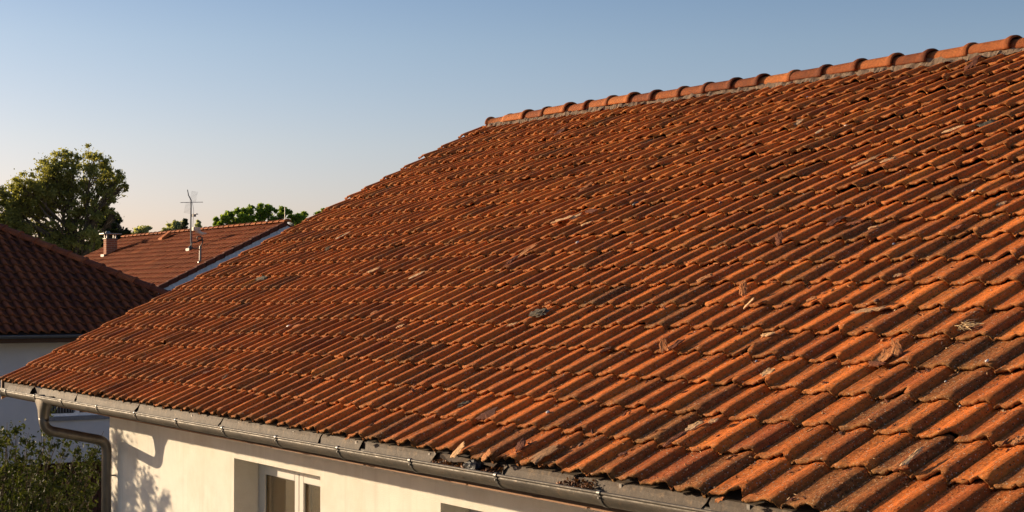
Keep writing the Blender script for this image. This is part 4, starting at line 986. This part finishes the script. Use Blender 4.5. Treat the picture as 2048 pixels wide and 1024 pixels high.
# in and over the gutter: leaf litter, black bag, dry leaves
rng = np.random.default_rng(91)
def litter(name, label, cat, x0, x1, n, size, m, seed, y0=-.12, y1=.01, z0=-.13, z1=-.085):
    r = np.random.default_rng(seed); V = []; 
    for k in range(n):
        c = np.array([r.uniform(x0, x1), r.uniform(y0, y1), 0]); c[2] = r.uniform(z0, z1) + (c[1] - y0) * .35
        a = r.normal(0, 1, 3); a /= np.linalg.norm(a); b = np.cross(a, r.normal(0, 1, 3)); b /= np.linalg.norm(b); s_ = size * r.uniform(.4, 1.3)
        V += [c - a * s_, c + b * s_ * .5 + np.cross(a, b) * s_ * .25, c + a * s_, c - b * s_ * .5 + np.cross(a, b) * s_ * .2]
    F = (np.arange(n)[:, None] * 4 + np.arange(4)[None]).astype(np.int64)
    o = np_mesh(name, np.array(V), F, m, None, False, dict(tint=np.repeat(r.random(n), 4)), org=((x0 + x1) / 2, -.06, z0)); return tag(o, label, cat, kind='stuff')
DRY = leafmat('dry_leaves', (.06, .028, .015), (.17, .07, .03), (.38, .17, .07), .1)
litter('leaf_litter', 'rust brown leaf litter filling the gutter under the torn flashing', 'leaf litter', 10.04, 10.76, 520, .016, DRY, 92, z1=-.10)
litter('leaf_litter', 'small patch of rusty leaf litter in the gutter right of the black bag', 'leaf litter', 11.42, 11.72, 260, .014, DRY, 93, z0=-.12, z1=-.09)
BAG = simple('black_plastic', (.012, .011, .011), .5, spec=.2, bump=.5, bscale=25)
lump('plastic_bag', 'crumpled black plastic bag stuffed under the torn flashing at the gutter', 'bag', None, 10.5, 0, .18, .10, 0, BAG, 31, H=.08, fuzz=.16, sub=3, base=Vector((10.52, -.045, -.075)))
o = shard('paper_scrap', 'pale crumpled paper scrap standing beside the black bag in the gutter', 'paper', None, 10.36, -.05, .13, .10, 70, SH_PALE, 41, tilt=.9, thick=.003)
o = shard('tile_fragment', 'rust orange tile piece right of the black bag at the torn flashing', 'tile fragment', 'broken tile pieces on the big roof', 10.70, -.06, .09, .11, 60, SH_OR, 42, tilt=.9)
for nm, lab, X, sd in (('dry_leaf', 'curled orange dry leaf on the metal eave flashing near the bottom edge of the roof', 12.82, 51), ('dry_leaf', 'tan dry leaf stuck on the flashing end right of the fourth gutter bracket', 8.99, 52)):
    shard(nm, lab, 'leaf', None, X, -.10, .06, .045, 20, SH_OR, sd, tilt=.3, thick=.002, curl=.5)

# crumbs, chips and grit all over the tiles (uncountable)
def grit(name, label, n, lo, hi, m, seed, flat=1.0, xr=(4, 15.5), pw=1.6):
    r = np.random.default_rng(seed); X = xr[0] + (xr[1] - xr[0]) * r.random(n) ** (1 / pw); s = r.random(n) * 7.3; lap = r.random(n) < .55; s = np.where(lap, np.round(s / .34) * .34 - .005 - .07 * r.random(n) ** 1.5, s); s = np.maximum(s, .02)
    a = (X - ribs[np.clip(np.searchsorted(ribs, X) - 1, 0, len(ribs) - 2)]) / .225
    keep = (a > -.2) & ((a < .60) | (r.random(n) < .35)); X, s = X[keep], s[keep]; n = len(X)
    j = np.clip(np.searchsorted(ribs, X) - 1, 0, len(ribs) - 2); aa = (X - ribs[j]) / (ribs[j + 1] - ribs[j])
    h = np.interp(aa, PROF_A, PROF_H) * .033 + .030 * (1 - (s % .34) / .384)
    sz = lo + (hi - lo) * r.random(n) ** 3
    P = roofpt(X, s, h + sz * .2)
    e = r.normal(0, 1, (n, 3)); nn_ = np.array([0, -SA, CA]); e -= (e @ nn_)[:, None] * nn_ * .85; e /= np.linalg.norm(e, axis=1)[:, None]; f_ = np.cross(e, nn_ + .3 * r.normal(0, 1, (n, 3))); f_ /= np.linalg.norm(f_, axis=1)[:, None]; g2 = np.cross(e, f_)
    k1 = (1 + flat * r.random(n))[:, None] * sz[:, None]; k2 = sz[:, None] * r.uniform(.3, .8, n)[:, None]; k3 = sz[:, None] * .35
    V = np.stack([P - e * k1, P + f_ * k2, P + e * k1 * .8, P - f_ * k2, P + g2 * k3, P - g2 * k3], 1).reshape(-1, 3)
    T_ = np.array([[0, 1, 4], [1, 2, 4], [2, 3, 4], [3, 0, 4], [1, 0, 5], [2, 1, 5], [3, 2, 5], [0, 3, 5]])
    F = (np.arange(n)[:, None, None] * 6 + T_[None]).reshape(-1, 3).astype(np.int64)
    o = np_mesh(name, V, F, m, None, False, dict(tint=np.repeat(r.random(n), 6), edge=np.zeros(n * 6), pan=np.zeros(n * 6), worn=np.full(n * 6, .2)), org=(10, 3, 1.5)); return tag(o, label, 'grit', kind='stuff')
grit('pale_grit', 'pale grit and crumbs scattered over the big roof', 22000, .0015, .008, SH_PALE, 61, 1.5)
grit('dark_grit', 'dark crumbs and soil specks scattered over the big roof', 11000, .002, .008, ST_DK, 62)
grit('clay_chips', 'orange clay chips scattered over the big roof', 5200, .003, .020, SH_OR, 63, 1.5, xr=(.2, 15.5), pw=1.2)
grit('brown_chips', 'brown clay flakes scattered over the big roof', 3200, .003, .020, SH_DK, 64, 2.0, xr=(.2, 15.5), pw=1.2)
